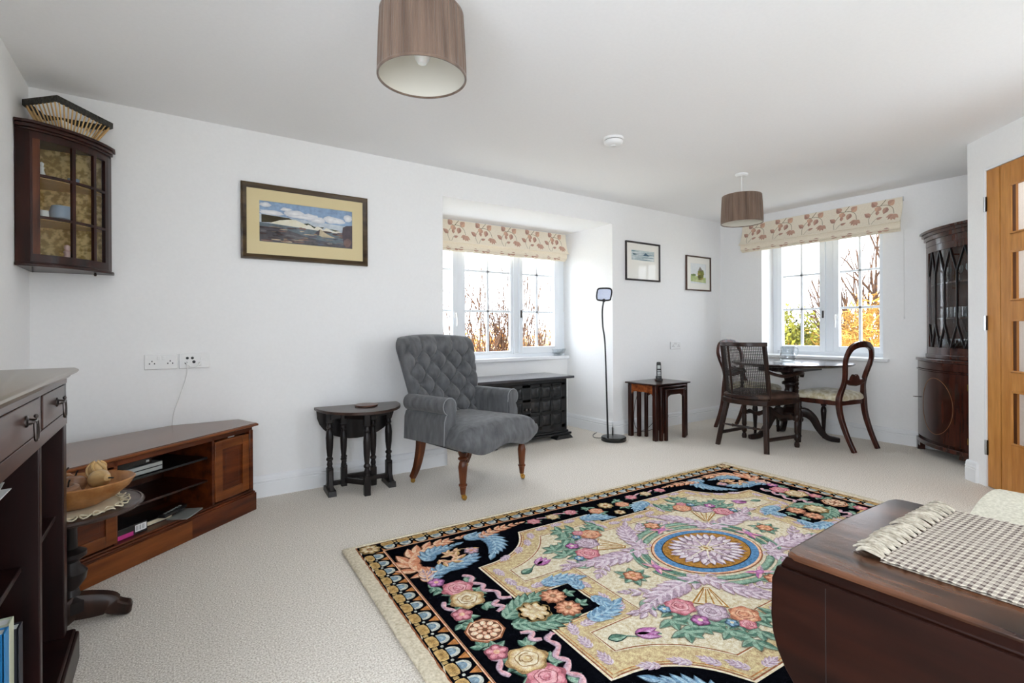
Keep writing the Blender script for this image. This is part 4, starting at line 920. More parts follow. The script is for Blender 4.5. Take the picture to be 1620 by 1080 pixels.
for s in (-1, 1):
    x, y = s * .30, -.257
    lg = build('leg', MB().lathe(LG, x, y, 18), M['legwood'], ac); castor(lg, x, y)
    build('castor_wheel', MB().lathe([(.006, -.008), (.016, -.007), (.017, 0), (.016, .007), (.006, .008)], 0, 0, 14).xf(Matrix.Translation((x + .014, y, .0172)) @ Matrix.Rotation(PI / 2, 4, 'X')), M['brass'], lg)
    x, y = s * .25, .21
    lg = build('leg', MB().sweep(smooth([(x, y, .36, .062, .055), (x, y + .008, .26, .056, .052), (x + s * .01, y + .035, .13, .046, .044), (x + s * .018, y + .075, .045, .038, .036)], 5), 'rect', ref=(0, 1, 0)), M['legwood'], ac)
    castor(lg, x + s * .018, y + .078)
    build('castor_wheel', MB().lathe([(.006, -.008), (.016, -.007), (.017, 0), (.016, .007), (.006, .008)], 0, 0, 14).xf(Matrix.Translation((x + s * .018 + .012, y + .085, .0172)) @ Matrix.Rotation(PI / 2, 4, 'X')), M['brass'], lg)
# ------------------------------------------------------------------ panelled cupboard in the alcove
cu = thing('alcove_cupboard', 'low charcoal oak cupboard with square panelled doors in the window alcove', 'cupboard', (0, 0, 0))
c0, c1, cf, cb = 2.30, 3.325, 3.87, 4.32
build('top', MB().box(c0 - .05, cf - .035, .60, c1 + .075, cb, .624), M['coffertop'], cu, bevel=.004)
build('carcase', MB().box(c0, cf + .02, .10, c1, cb - .01, .60), M['coffer'], cu, bevel=.003)
build('plinth', MB().box(c0 - .012, cf - .012, .062, c1 + .012, cb, .082).box(c0 - .035, cf - .035, .04, c1 + .035, cb, .062), M['coffer'], cu, bevel=.005)
for x in (c0, c1 - .12): build('foot', MB().prism([(x - .05, 0), (x + .17, 0), (x + .155, .018), (x + .13, .04), (x - .01, .04), (x - .035, .018)], cf - .045, cf + .06, 'y'), M['coffer'], cu, bevel=.006)
build('front_frame', MB().box(c0, cf, .082, c0 + .035, cf + .02, .60).box(c1 - .035, cf, .082, c1, cf + .02, .60).box(c0 + .035, cf, .565, c1 - .035, cf + .02, .60).box(c0 + .035, cf, .082, c1 - .035, cf + .02, .11), M['coffer'], cu, bevel=.002)
mid = (c0 + c1) / 2
for xa, xb in ((c0 + .035, mid - .001), (mid + .001, c1 - .035)):
    d = MB().box(xa, cf - .004, .112, xb, cf + .006, .563)
    wd = (xb - xa); n = 3; mg = .05; cw = (wd - 2 * mg + .03) / n; ch = (.451 - .06 + .02) / n
    for i in range(n + 1): d.box(xa + (mg - .03 + i * cw) if i else xa, cf - .016, .112, (xa + mg + i * cw) if i < n else xb, cf - .004, .563)
    for j in range(n + 1): d.box(xa, cf - .016, .112 if j == 0 else .112 + .01 + j * ch, xb, cf - .004, .112 + .04 + j * ch if j < n else .563)
    d = build('door', d, M['coffer'], cu, bevel=.003)
    for i in range(n):
        for j in range(n):
            x0, x1_ = xa + mg + i * cw, xa + mg - .03 + (i + 1) * cw; q0, q1 = .112 + .04 + j * ch, .112 + .01 + (j + 1) * ch
            xm_, zm_ = (x0 + x1_) / 2, (q0 + q1) / 2; g = .018
            build('raised_panel', MB().add([(x0, cf - .006, q0), (x1_, cf - .006, q0), (x1_, cf - .006, q1), (x0, cf - .006, q1), (x0 + g, cf - .02, q0 + g), (x1_ - g, cf - .02, q0 + g), (x1_ - g, cf - .02, q1 - g), (x0 + g, cf - .02, q1 - g)], [(0, 1, 5, 4), (1, 2, 6, 5), (2, 3, 7, 6), (3, 0, 4, 7), (4, 5, 6, 7), (0, 3, 2, 1)]), M['coffer'], d)
    kx = mid + (-.022 if xa < mid - .1 else .022)
    build('door_knob', MB().lathe([(.006, 0), (.006, .012), (.014, .018), (.012, .03), (.003, .034)], 0, 0, 10).xf(Matrix.Translation((kx, cf - .016, .33)) @ Matrix.Rotation(PI / 2, 4, 'X')), M['iron'], d)
# glass dish on the alcove sill
o = build('glass_dish', MB().lathe([(.03, 0), (.07, .03), (.09, .075), (.087, .077), (.066, .034), (.001, .008)], 0, 0, 20), M['crystal']); o.location = (3.655, 4.395, .796); put(o, 'clear cut glass dish on the right end of the alcove sill', 'dish')
# ------------------------------------------------------------------ magnifier floor lamp
lp = thing('magnifier_lamp', 'slim black floor lamp with a square magnifier head beside the alcove', 'floor lamp', (3.60, 3.49, 0))
build('base', MB().lathe([(.115, 0), (.122, .006), (.122, .034), (.114, .042), (.02, .045)], 0, 0, 36), M['blackgloss'], lp)
poly = smooth([(-.045, .03, .04, .026, .026), (-.05, .03, .07, .019, .019), (-.06, .034, .5, .016, .016), (-.072, .04, .95, .0155, .0155), (-.09, .05, 1.12, .0155, .0155), (-.094, .052, 1.27, .0155, .0155), (-.082, .046, 1.36, .016, .016)], 6)
build('pole', MB().sweep(poly, 'round', 10), M['black'], lp)
hd = [(-.075, 1.40), (-.07, 1.46), (-.055, 1.487), (.0, 1.492), (.055, 1.487), (.072, 1.46), (.062, 1.40), (.045, 1.375), (-.055, 1.375)]
ca, sa = .82, -.57
hp = smooth([(-.075 + ca * x, .042 + sa * x, z, .016, .02) for x, z in hd], 4, True)
build('head_ring', MB().sweep(hp, 'round', 8, ref=(sa, -ca, 0), closed=True), M['black'], lp)
build('lens', MB().prism([(x * .95, z) for x, z in hd], -.002, .002, 'y').xf(Matrix.Translation((-.075, .042, 0)) @ Matrix.Rotation(math.atan2(sa, ca), 4, 'Z')), glass_pane('magnifier_lens', (.66, .69, .78, 1), 1.0), lp)
build('switch', MB().ball((-.08, .044, 1.372), .018, 10, 6), M['black'], lp)
o = build('lamp_flex', MB().tube(smooth([(3.56, 3.60, .012), (3.53, 3.68, .006), (3.60, 3.78, .005), (3.72, 3.85, .005)], 6), .003, 6), M['black']); put(o, 'black flex trailing from the magnifier lamp base', 'cable')
# ------------------------------------------------------------------ nest of tables with phone
NG = 'nest of three mahogany tables'
nx0, ny0 = 3.875, 3.205
def nest(label, x0, x1, y0, y1, zt, ov, lw, fig):
    t = thing('nest_table', label, 'table', (0, 0, 0), 0, NG)
    build('table_top', MB().box(x0 - ov, y0 - ov, zt - .016, x1 + ov, y1 + (ov if fig else 0), zt), M['nest'], t, bevel=.005)
    for a in (x0, x1 - lw):
        for b in (y0, y1 - lw): build('leg', MB().box(a, b, 0, a + lw, b + lw, zt - .016), M['nest'], t, bevel=.004)
    def apron(u0, u1, hgt, arch): 
        return [(u0, zt - .016), (u0, zt - .016 - hgt - .03), (u0 + .012, zt - .016 - hgt - .012), (u0 + .045, zt - .016 - hgt), (u1 - .045, zt - .016 - hgt), (u1 - .012, zt - .016 - hgt - .012), (u1, zt - .016 - hgt - .03), (u1, zt - .016)]
    for x in (x0 + .006, x1 - .02): build('apron', MB().prism(apron(y0 + lw, y1 - lw, .075 if fig else .045, 1), x, x + .014, 'x'), M['nestfig'] if fig else M['nest'], t)
    build('apron', MB().prism(apron(x0 + lw, x1 - lw, .06, 1), y1 - .02, y1 - .006, 'y'), M['nest'], t)
    if zt < .51: build('apron', MB().prism(apron(x0 + lw, x1 - lw, .04, 1), y0 + .004, y0 + .014, 'y'), M['nest'], t)
nest('largest mahogany table of the nest, holding the telephone', 3.89, 4.385, 3.215, 3.57, .555, .022, .042, True)
nest('middle mahogany table of the nest, tucked under the largest', 3.942, 4.335, 3.19, 3.50, .53, .006, .034, False)
nest('smallest mahogany table of the nest, pulled out in front', 3.985, 4.29, 3.165, 3.44, .502, .004, .03, False)
ph_ = thing('telephone', 'black cordless telephone standing in its cradle on the nest of tables', 'telephone', (4.18, 3.41, .5555), -.75)
build('cradle', MB().prism([(-.035, -.03), (.035, -.03), (.04, .035), (-.04, .035)], 0, .022).box(-.03, .008, .02, .03, .03, .05), M['black'], ph_, bevel=.006)
hs = build('handset', MB().sweep(smooth([(0, -.005, .022, .046, .026), (0, .004, .07, .048, .028), (0, .012, .13, .046, .026), (0, .02, .182, .042, .022), (0, .022, .192, .03, .014)], 4), 'rect', ref=(0, 1, 0)), M['black'], ph_)
build('screen', MB().box(-.016, -.006, .125, .016, -.002, .16).xf(Matrix.Translation((0, .001, 0))), M['silver'], hs)
kb = MB()
for i in range(3):
    for j in range(4): kb.box(-.015 + i * .011, -.0125 + j * .002, .055 + j * .015, -.007 + i * .011, -.0085 + j * .002, .064 + j * .015)
build('keypad', kb, M['paper'], hs)
o = build('phone_lead', MB().tube(smooth([(4.62, YA - .02, .12), (4.5, 3.62, .03), (4.3, 3.6, .01), (4.1, 3.58, .015), (4.02, 3.6, .10), (4.05, 3.62, .3), (4.12, 3.6, .5)], 8), .003, 6).tube(smooth([(4.4, 3.63, .2), (4.36, 3.62, .1), (4.2, 3.61, .02), (3.95, 3.6, .008)], 6), .003, 6), M['black']); put(o, 'black telephone leads behind the nest of tables', 'cable')
# ------------------------------------------------------------------ dining table
DT = (5.07, 2.53); DTZ = .76
dt = thing('dining_table', 'round dark mahogany pedestal dining table under the end window', 'table', (DT[0], DT[1], 0))
build('table_top', MB().lathe([(.49, DTZ - .03), (.52, DTZ - .022), (.535, DTZ - .012), (.53, DTZ - .002), (.52, DTZ), (.001, DTZ)], 0, 0, 64), M['dine'], dt)
build('bearer', MB().box(-.28, -.17, DTZ - .085, .28, .17, DTZ - .03), M['dine'], dt, bevel=.004)
build('column', MB().lathe([(.09, .22), (.095, .27), (.07, .30), (.055, .32), (.06, .36), (.075, .40), (.06, .45), (.045, .5), (.05, .53), (.075, .54), (.075, .56), (.05, .575), (.06, .62), (.09, .66), (.10, .675)], 0, 0, 28), M['dineleg'], dt)
for a in (-60, 147, 40):
    p = smooth([(.05, 0, .25, .06, .09), (.12, 0, .27, .055, .09), (.19, 0, .22, .05, .075), (.24, 0, .12, .046, .06), (.30, 0, .045, .05, .05), (.37, 0, .026, .06, .045), (.41, 0, .022, .055, .04)], 5)
    build('leg', MB().sweep(p, 'rect').xf(Matrix.Rotation(math.radians(a), 4, 'Z')), M['dineleg'], dt)
    build('scroll', MB().lathe([(.03, -.028), (.034, 0), (.03, .028)], 0, 0, 14).xf(Matrix.Rotation(math.radians(a), 4, 'Z') @ Matrix.Translation((.08, 0, .20)) @ Matrix.Rotation(PI / 2, 4, 'X')), M['dineleg'], dt)
o = build('lace_mat', MB().lathe([(.001, 0), (.10, 0), (.11, .001)], 0, 0, 30), M['china']); o.location = (5.0, 2.54, DTZ + .0005); put(o, 'round pale mat under the glass jug', 'mat')
jg = thing('glass_jug', 'clear cut glass water jug on the dining table', 'jug', (5.03, 2.535, DTZ + .002))
build('body', MB().lathe([(.055, 0), (.068, .012), (.074, .04), (.064, .075), (.058, .10), (.062, .135), (.066, .15), (.0635, .15), (.058, .132), (.054, .10), (.060, .075), (.070, .042), (.060, .014), (.001, .01)], 0, 0, 32), M['crystal'], jg)
build('handle', MB().sweep([(p[0] * .82, p[0] * -.57, p[1], .013, .013) for p in smooth([(.058, .132), (.085, .14), (.105, .115), (.098, .075), (.068, .055)], 5)], 'round', 8), M['crystal'], jg)
# ------------------------------------------------------------------ cane backed armchair
cn = thing('cane_armchair', 'dark armchair with a curved cane back and twist supports at the dining table', 'armchair', (4.52, 2.57, 0), PI / 2)
SZ = .455
seatp = [(-.27, -.27), (.27, -.27), (.255, 0), (.215, .20), (.13, .245), (0, .26), (-.13, .245), (-.215, .20), (-.255, 0)]
build('seat_frame', MB().prism(seatp, SZ - .05, SZ), M['caneframe'], cn, bevel=.008)
ct = [(x * .93, y * .9) for x, y in smooth(seatp, 4, True)]
cu_ = MB()
for k, (sc, z) in enumerate(((1, SZ), (1.03, SZ + .015), (1.03, SZ + .035), (.97, SZ + .05))):
    pass
rings = [[(x * sc, y * sc, z) for x, y in ct] for sc, z in ((.98, SZ + .001), (1.03, SZ + .015), (1.03, SZ + .034), (.96, SZ + .048), (.5, SZ + .056))]
n = len(ct); vs = [p for r in rings for p in r]; fs = [(i * n + k, i * n + (k + 1) % n, (i + 1) * n + (k + 1) % n, (i + 1) * n + k) for i in range(4) for k in range(n)] + [tuple(range(4 * n, 5 * n))]
build('cushion', MB().add(vs, fs), M['leather'], cn, ang=60)
def cb(a, t):
    """curved cane back surface, a from -1 to 1, t from seat to top rail"""
    th = a * 1.02; R = .235 + .0 * t
    return (R * math.sin(th) * (1.02 - .02 * t), .02 + R * math.cos(th) * 1.0 + .075 * t ** 1.3 - .0, SZ + .495 * t)
for a in (-1, 1): build('back_stile', MB().sweep([cb(a, k / 8) + (.034, .03) for k in range(9)], 'rect', ref=(0, 1, 0)), M['caneframe'], cn)
for a in (.36,): build('back_slat', MB().sweep([cb(a, k / 8) + (.014, .014) for k in range(9)], 'rect', ref=(0, 1, 0)), M['caneframe'], cn)
build('top_rail', MB().sweep([cb(-1.08 + 2.16 * k / 20, 1) + (.038, .034) for k in range(21)], 'rect'), M['caneframe'], cn)
build('lower_rail', MB().sweep([cb(-1 + 2 * k / 20, .04) + (.03, .03) for k in range(21)], 'rect'), M['caneframe'], cn)
cane = MB()
NA, NT = 32, 34
for k in range(NA + 1):
    a = -.98 + 1.96 * k / NA; cane.sweep([cb(a, .05 + .94 * q / 6) + (.0046, .002) for q in range(7)], 'box', ref=(0, 1, 0))
for k in range(NT + 1):
    t = .05 + .94 * k / NT; cane.sweep([cb(-.98 + 1.96 * q / 14, t) + (.002, .0046) for q in range(15)], 'box')
c_ = build('cane_panel', cane, M['cane'], cn, flat=True, weld=False); c_['kind'] = 'stuff'
for s in (-1, 1):
    p0 = cb(s * .97, .52)
    arm = smooth([(p0[0], p0[1], p0[2], .034, .03), (s * .25, .02, .665, .036, .028), (s * .275, -.10, .672, .042, .026), (s * .29, -.20, .69, .05, .026), (s * .285, -.26, .675, .046, .03), (s * .28, -.285, .65, .03, .03)], 5)
    build('arm', MB().sweep(arm, 'rect'), M['caneframe'], cn)
    tw = MB()
    for q in (0, PI):
        tw.sweep([(s * .265 + .009 * math.cos(q + k * .55), -.215 + .009 * math.sin(q + k * .55), SZ + .02 + .155 * k / 26, .019, .019) for k in range(27)], 'round', 6)
    tw.lathe([(.019, SZ - .01), (.02, SZ + .012), (.014, SZ + .022)], s * .265, -.215, 12).lathe([(.012, .625), (.02, .64), (.018, .67)], s * .265, -.215, 12)
    build('twist_support', tw, M['caneframe'], cn)
    build('leg', MB().sweep([(s * .185, .165, SZ - .04, .042, .042), (s * .205, .20, .25, .04, .04), (s * .235, .245, 0, .036, .036)], 'rect', ref=(0, 1, 0)), M['caneframe'], cn)
    FL = [(.02, 0), (.024, .02), (.02, .045), (.014, .05), (.014, .056), (.024, .07), (.026, .10), (.016, .125), (.022, .135), (.022, .23), (.016, .24), (.024, .255), (.024, .29), (.018, .30), (.024, .33), (.022, .41)]
    build('leg', MB().lathe(FL, s * .255, -.235, 14), M['caneframe'], cn)
    build('side_stretcher', MB().sweep([(s * .222, .22, .115, .022, .03), (s * .253, -.23, .10, .022, .03)], 'rect'), M['caneframe'], cn)
SP = [(-.21, .008), (-.15, .009), (-.11, .010), (-.10, .016), (-.092, .010), (-.03, .011), (0, .012), (.03, .011), (.092, .010), (.10, .016), (.11, .010), (.15, .009), (.21, .008)]
build('rear_stretcher', MB().sweep([(x, .215, .20, 2 * r, 2 * r) for x, r in SP], 'round', 8), M['caneframe'], cn)
fs_ = [(-.25, .27), (-.2, .295), (-.14, .275), (-.08, .29), (-.03, .33), (0, .345), (.03, .33), (.08, .29), (.14, .275), (.2, .295), (.25, .27), (.25, .235), (.18, .255), (.1, .24), (.04, .27), (0, .275), (-.04, .27), (-.1, .24), (-.18, .255), (-.25, .235)]
build('front_stretcher', MB().prism(fs_, -.247, -.225, 'y'), M['caneframe'], cn, bevel=.004)
# ------------------------------------------------------------------ balloon back chairs
def balloon(label, loc, rz):
    c = thing('balloon_back_chair', label, 'chair', loc, rz, 'balloon back chairs at the dining table')
    sp = [(-.215, -.21), (-.11, -.235), (0, -.24), (.11, -.235), (.215, -.21), (.22, -.08), (.20, .10), (.175, .19), (0, .195), (-.175, .19), (-.20, .10), (-.22, -.08)]
    build('seat_rail', MB().prism(sp, .395, .44), M['balloon'], c, bevel=.006)
    pl = smooth(sp, 3, True); n = len(pl)
    rings = [[(x * k, y * k, z) for x, y in pl] for k, z in ((.97, .435), (1.02, .452), (1.0, .475), (.9, .495), (.65, .512), (.3, .52))]
    vs = [p for r in rings for p in r]; fs = [(i * n + k, i * n + (k + 1) % n, (i + 1) * n + (k + 1) % n, (i + 1) * n + k) for i in range(5) for k in range(n)] + [tuple(range(5 * n, 6 * n))]
    build('seat_pad', MB().add(vs, fs), M['seatgold'], c, ang=70)
    hp = [(.175, .305, 0, .034, .034), (.18, .245, .14, .036, .036), (.185, .195, .30, .04, .04), (.187, .18, .43, .044, .042), (.172, .185, .50, .042, .038), (.148, .20, .58, .036, .034), (.152, .215, .66, .036, .034), (.182, .235, .76, .04, .032), (.188, .25, .83, .044, .03), (.15, .265, .905, .05, .03), (.08, .275, .938, .054, .03), (0, .278, .945, .056, .03)]
    full = hp + [(-p[0],) + p[1:] for p in reversed(hp[:-1])]
    sm = smooth(full, 4)
    cut = [i for i, p in enumerate(sm) if p[2] > .40]
    build('back_frame', MB().sweep(sm[cut[0]:cut[-1] + 1], 'rect', ref=(0, 1, 0)), M['balloon'], c)
    build('leg', MB().sweep(sm[:cut[0] + 1], 'rect', ref=(0, 1, 0)), M['balloon'], c); build('leg', MB().sweep(sm[cut[-1]:], 'rect', ref=(0, 1, 0)), M['balloon'], c)
    rl = [(-.15, .61), (-.10, .605), (-.06, .60), (-.045, .63), (-.015, .655), (.015, .655), (.045, .63), (.06, .60), (.10, .605), (.15, .61), (.15, .645), (.10, .645), (.07, .65), (.05, .685), (.02, .70), (-.02, .70), (-.05, .685), (-.07, .65), (-.10, .645), (-.15, .645)]
    rl = [(-.15, .60), (-.08, .575), (0, .565), (.08, .575), (.15, .60), (.15, .64), (.10, .625), (.065, .625), (.05, .655), (.025, .675), (0, .66), (-.025, .675), (-.05, .655), (-.065, .625), (-.10, .625), (-.15, .64)]
    x = build('cross_rail', MB().prism(rl, .198, .222, 'y'), M['balloon'], c, bevel=.006)
    for s in (-1, 1): build('carved_scroll', MB().sweep([(s * .032 + .02 * math.cos(q) * (1 - q / 9), .196, .625 + .02 * math.sin(q) * (1 - q / 9), .009, .009) for q in [k * .45 for k in range(18)]], 'round', 5, ref=(0, 1, 0)), M['balloon'], x)
    FL = [(.012, 0), (.014, .05), (.018, .055), (.018, .065), (.014, .07), (.02, .18), (.026, .27), (.022, .30), (.014, .315), (.024, .325), (.024, .34), (.018, .35), (.022, .395)]
    for s in (-1, 1): build('leg', MB().lathe(FL, s * .185, -.19, 14), M['dineleg'], c)
    return c
balloon('mahogany balloon back chair with pale gold seat on the right of the dining table', (5.145, 2.19, 0), math.radians(171.5))
balloon('mahogany balloon back chair half hidden behind the cane armchair', (5.15, 2.99, 0), math.radians(-6))
# ------------------------------------------------------------------ pendants and smoke alarm
def pendant(label, x, y, z0, hgt, r0, r1):
    p = thing('pendant_lamp', label, 'lamp', (x, y, z0))
    build('ceiling_rose', MB().lathe([(.04, H - z0 - .022), (.05, H - z0 - .012), (.05, H - z0)], 0, 0, 24), M['plastic'], p)
    build('flex', MB().lathe([(.004, hgt - .08), (.004, H - z0 - .02)], 0, 0, 8), M['plastic'], p)
    def fn(u, v):
        a = 2 * PI * u; rn = math.sin(u * 2 * PI * 97) * .5 + math.sin(u * 2 * PI * 61 + 1.3) * .5
        r = lerp(r0, r1, v) + .0028 * rn * (.5 + .5 * math.sin(PI * v) ** .3); return (r * math.cos(a), r * math.sin(a), hgt * v)
    sh = build('shade', MB().grid(fn, 720, 6, True), M['shade'], p, ang=75)
    build('lining', MB().grid(lambda u, v: ((lerp(r0, r1, v) - .006) * math.cos(2 * PI * u), (lerp(r0, r1, v) - .006) * math.sin(2 * PI * u), .001 + (hgt - .002) * v), 64, 3, True), M['shadein'], sh, ang=80)
    for z, r in ((0, r0), (hgt, r1)): build('rim_tape', MB().sweep([(r * math.cos(a) - .002 * math.cos(a), r * math.sin(a) - .002 * math.sin(a), z, .007, .01) for a in [2 * PI * k / 64 for k in range(64)]], 'rect', closed=True), M['shade'], sh)
    fr_ = MB()
    for k in range(3):
        a = 2 * PI * k / 3 + .4; fr_.tube([(.02 * math.cos(a), .02 * math.sin(a), hgt - .03), (r1 * .97 * math.cos(a), r1 * .97 * math.sin(a), hgt - .004)], .0018, 5)
    build('shade_carrier', fr_.lathe([(.02, hgt - .034), (.024, hgt - .03), (.02, hgt - .026)], 0, 0, 16), M['plastic'], p)
    b = build('lamp_holder', MB().lathe([(.018, hgt - .085), (.02, hgt - .06), (.014, hgt - .02), (.006, hgt - .005)], 0, 0, 16), M['plastic'], p)
    build('bulb', MB().lathe([(.001, hgt - .185), (.016, hgt - .181), (.027, hgt - .165), (.03, hgt - .148), (.026, hgt - .125), (.016, hgt - .105), (.013, hgt - .085)], 0, 0, 20), M['bulb'], b)
pendant('brown pleated pendant shade hanging close to the viewer', .795, 1.745, 2.043, .232, .165, .155)
pendant('brown pleated pendant shade hanging near the dining area', 4.02, 2.40, 1.985, .225, .165, .155)
sm_ = thing('smoke_alarm', 'round white smoke alarm on the ceiling', 'smoke alarm', (2.53, 2.44, H))
build('base', MB().lathe([(.066, -.016), (.07, -.012), (.07, 0)], 0, 0, 32), M['plastic'], sm_)
build('cover', MB().lathe([(.001, -.05), (.03, -.05), (.05, -.046), (.062, -.036), (.066, -.022), (.058, -.016)], 0, 0, 32, cap=False), M['plastic'], sm_)
build('vent_slot', MB().lathe([(.0605, -.0205), (.0615, -.0165)], 0, 0, 32, cap=False), M['iron'], sm_)
build('test_button', MB().lathe([(.018, -.05), (.017, -.054), (.001, -.055)], 0, 0, 20), M['plastic'], sm_)
# ------------------------------------------------------------------ roman blinds with printed leaves
def blind(label, loc, rz, W, ztop, zbot, thick):
    b = thing('roman_blind', label, 'blind', loc, rz)
    hgt = ztop - zbot; zf = zbot + hgt * .26
    fnP = lambda v: -.012 - thick * max(0, v) ** 2.2                 # cloth leans out towards the folds
    N = 14
    prof = [(fnP(k / N), ztop - (ztop - zf) * k / N) for k in range(N + 1)]
    cl = MB().prism([(y, z) for y, z in prof] + [(y + .004, z) for y, z in reversed(prof)], 0, W, 'x')
    cloth = build('cloth', cl, M['blind'], b, ang=60)
    build('head_rail', MB().box(0, -.012, ztop - .03, W, .012, ztop + .004), M['plastic'], b)
    yb = fnP(1)
    build('hem', MB().sweep([(0, yb - .001, zf + .004, .014, .014), (W, yb - .001, zf + .004, .014, .014)], 'round', 8), M['blind'], b)
    for q, (dy, zq) in enumerate(((.024, zbot + .03), (.036, zbot + .014))): build('fold_hem', MB().sweep([(.006, yb + dy, zq, .010, .010), (W - .006, yb + dy, zq, .010, .010)], 'round', 8), M['blind'], b)
    for k, (dy, za, zc) in enumerate(((.03, zf + .02, zbot + .022), (.042, zf + .03, zbot + .010), (.052, zf + .03, zbot))):
        build('fold', MB().prism([(yb + dy, za), (yb + dy - .010, (za + zc) / 2), (yb + dy, zc), (yb + dy + .005, zc), (yb + dy - .004, (za + zc) / 2), (yb + dy + .005, za)], .004 + .003 * k, W - .004 - .003 * k, 'x'), M['blind'], b)
    def onto(u, v, l):
        z = ztop - v
        if z >= zf: t = (ztop - z) / (ztop - zf); return (u, fnP(t) - .0008 - l, z)
        za, zc = zf + .02, zbot + .022; q = max(0, min(1, (za - z) / (za - zc))); return (u, yb + .03 - .010 * (1 - abs(2 * q - 1)) - .0012 - l, z)
    P = Paint(onto, .0002)
    B1, B2, B3 = rgb(196, 158, 138), rgb(212, 172, 146), rgb(174, 136, 122); G1 = rgb(120, 110, 84)
    per = .31; n0 = int(W / per) + 2; hh = ztop - zf
    def lf(u, v, L, Wd, a, c1, c2, lay):
        if .02 < u < W - .02 and u + L * math.cos(a) < W - .005 and u + L * math.cos(a) > .005: P.leaf(u, v, L, Wd, a, c1, c2, lay)
    def stem(pts, w):
        q = [(x, y, w) for x, y in smooth(pts, 5) if .003 < x < W - .003]
        if len(q) > 1: P.strip(q, G1, 1)
    for k in range(-1, n0):
        x = k * per; s = hh / .24
        stem([(x + .205, .0), (x + .18, .03 * s), (x + .155, .055 * s), (x + .12, .045 * s)], .005)
        stem([(x + .165, .05 * s), (x + .215, .055 * s), (x + .26, .09 * s), (x + .275, .15 * s)], .004)
        stem([(x + .125, .075 * s), (x + .09, .12 * s), (x + .075, .17 * s), (x + .09, .23 * s)], .0035)
        stem([(x + .15, .165 * s), (x + .125, .19 * s), (x + .10, .235 * s)], .003)
        lf(x + .128, .05 * s, .062, .060, 4.0, B1, B3, 2); lf(x + .15, .055 * s, .058, .062, 1.9, B2, B1, 2.3); lf(x + .225, .058 * s, .066, .062, -.75, B2, B1, 2.5)
        lf(x + .215, .075 * s, .068, .052, 1.95, B1, B3, 2.7); lf(x + .085, .145 * s, .068, .046, 3.75, B1, B3, 2.9); lf(x + .14, .10 * s, .042, .034, 1.6, B3, B1, 3.1)
        lf(x + .14, .185 * s, .05, .026, -.35, B1, B3, 3.2)
        for q in range(5): lf(x + .272, .155 * s, .062, .034, .75 + q * .5, B3 if q % 2 else B1, B1, 3.6 + q * .1)
        lf(x + .05, .292 * s, .06, .03, .15, B1, B3, 4); lf(x + .25, .292 * s, .07, .034, 3.0, B3, B1, 4.1); lf(x + .15, .30 * s, .04, .024, .3, B1, B3, 4.2)
    P.build('leaf_print', M['paint'], cloth, 'stuff')
    return b
b1 = blind('folded cream leaf print roman blind in the alcove window', (AX0 + .012, 4.375, 0), 0, AX1 - AX0 - .035, AZ - .008, 1.862, .05)
b2 = blind('folded cream leaf print roman blind over the end window', (XB - .016, 3.355, 0), -PI / 2, 1.575, 2.306, 1.985, .075)
for (lb, p, z0, z1, par) in (('white', (AX1 - .028, 4.40), 1.32, 1.86, b1), ('white', (XB - .03, 1.772), 1.2, 2.0, b2)):
    mw = par.matrix_basis.inverted() @ Vector((p[0], p[1], 0))
    build('pull_cord', MB().lathe([(.0022, z0), (.0022, z1)], mw.x, mw.y, 6).lathe([(.001, z0 - .03), (.006, z0 - .02), (.003, z0)], mw.x, mw.y, 8), M['plastic'], par)
# ------------------------------------------------------------------ drop leaf table, runner, sofa
px0, px1, py1, pz = 1.003, 1.556, .515, .65
pm = thing('drop_leaf_table', 'dark mahogany drop leaf table in the right foreground', 'table', (0, 0, 0))
py0 = -.42
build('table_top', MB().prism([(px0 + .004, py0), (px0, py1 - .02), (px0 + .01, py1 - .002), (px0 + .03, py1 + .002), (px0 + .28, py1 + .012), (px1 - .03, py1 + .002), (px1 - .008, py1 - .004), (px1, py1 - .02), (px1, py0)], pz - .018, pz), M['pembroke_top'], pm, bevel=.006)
def leafshape(): 
    pts = [(py0, pz - .022), (py1 + .002, pz - .022), (py1 + .012, pz - .05), (py1 + .014, pz - .12)]
    pts += [(py1 + .014 - .16 * (1 - math.cos(a)), pz - .12 - .17 * math.sin(a)) for a in [PI / 2 * k / 8 for k in range(1, 9)]]
    return pts + [(py0, pz - .29)]
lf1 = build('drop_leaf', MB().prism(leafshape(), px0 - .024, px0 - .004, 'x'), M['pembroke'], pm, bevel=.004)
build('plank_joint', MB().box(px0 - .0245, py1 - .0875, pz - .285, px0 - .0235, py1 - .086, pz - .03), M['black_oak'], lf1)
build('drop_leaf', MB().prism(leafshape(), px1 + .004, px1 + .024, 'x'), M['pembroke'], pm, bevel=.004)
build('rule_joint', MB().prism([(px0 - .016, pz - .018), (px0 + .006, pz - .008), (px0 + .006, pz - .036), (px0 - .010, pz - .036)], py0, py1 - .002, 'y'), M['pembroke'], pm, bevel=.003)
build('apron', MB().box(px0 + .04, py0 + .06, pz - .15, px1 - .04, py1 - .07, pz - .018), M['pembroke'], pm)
for x in (px0 + .06, px1 - .06):
    for y in (py0 + .08, py1 - .09): build('leg', MB().lathe([(.012, 0), (.016, .03), (.02, .3), (.026, .45), (.028, .52)], x, y, 16), M['pembroke'], pm)
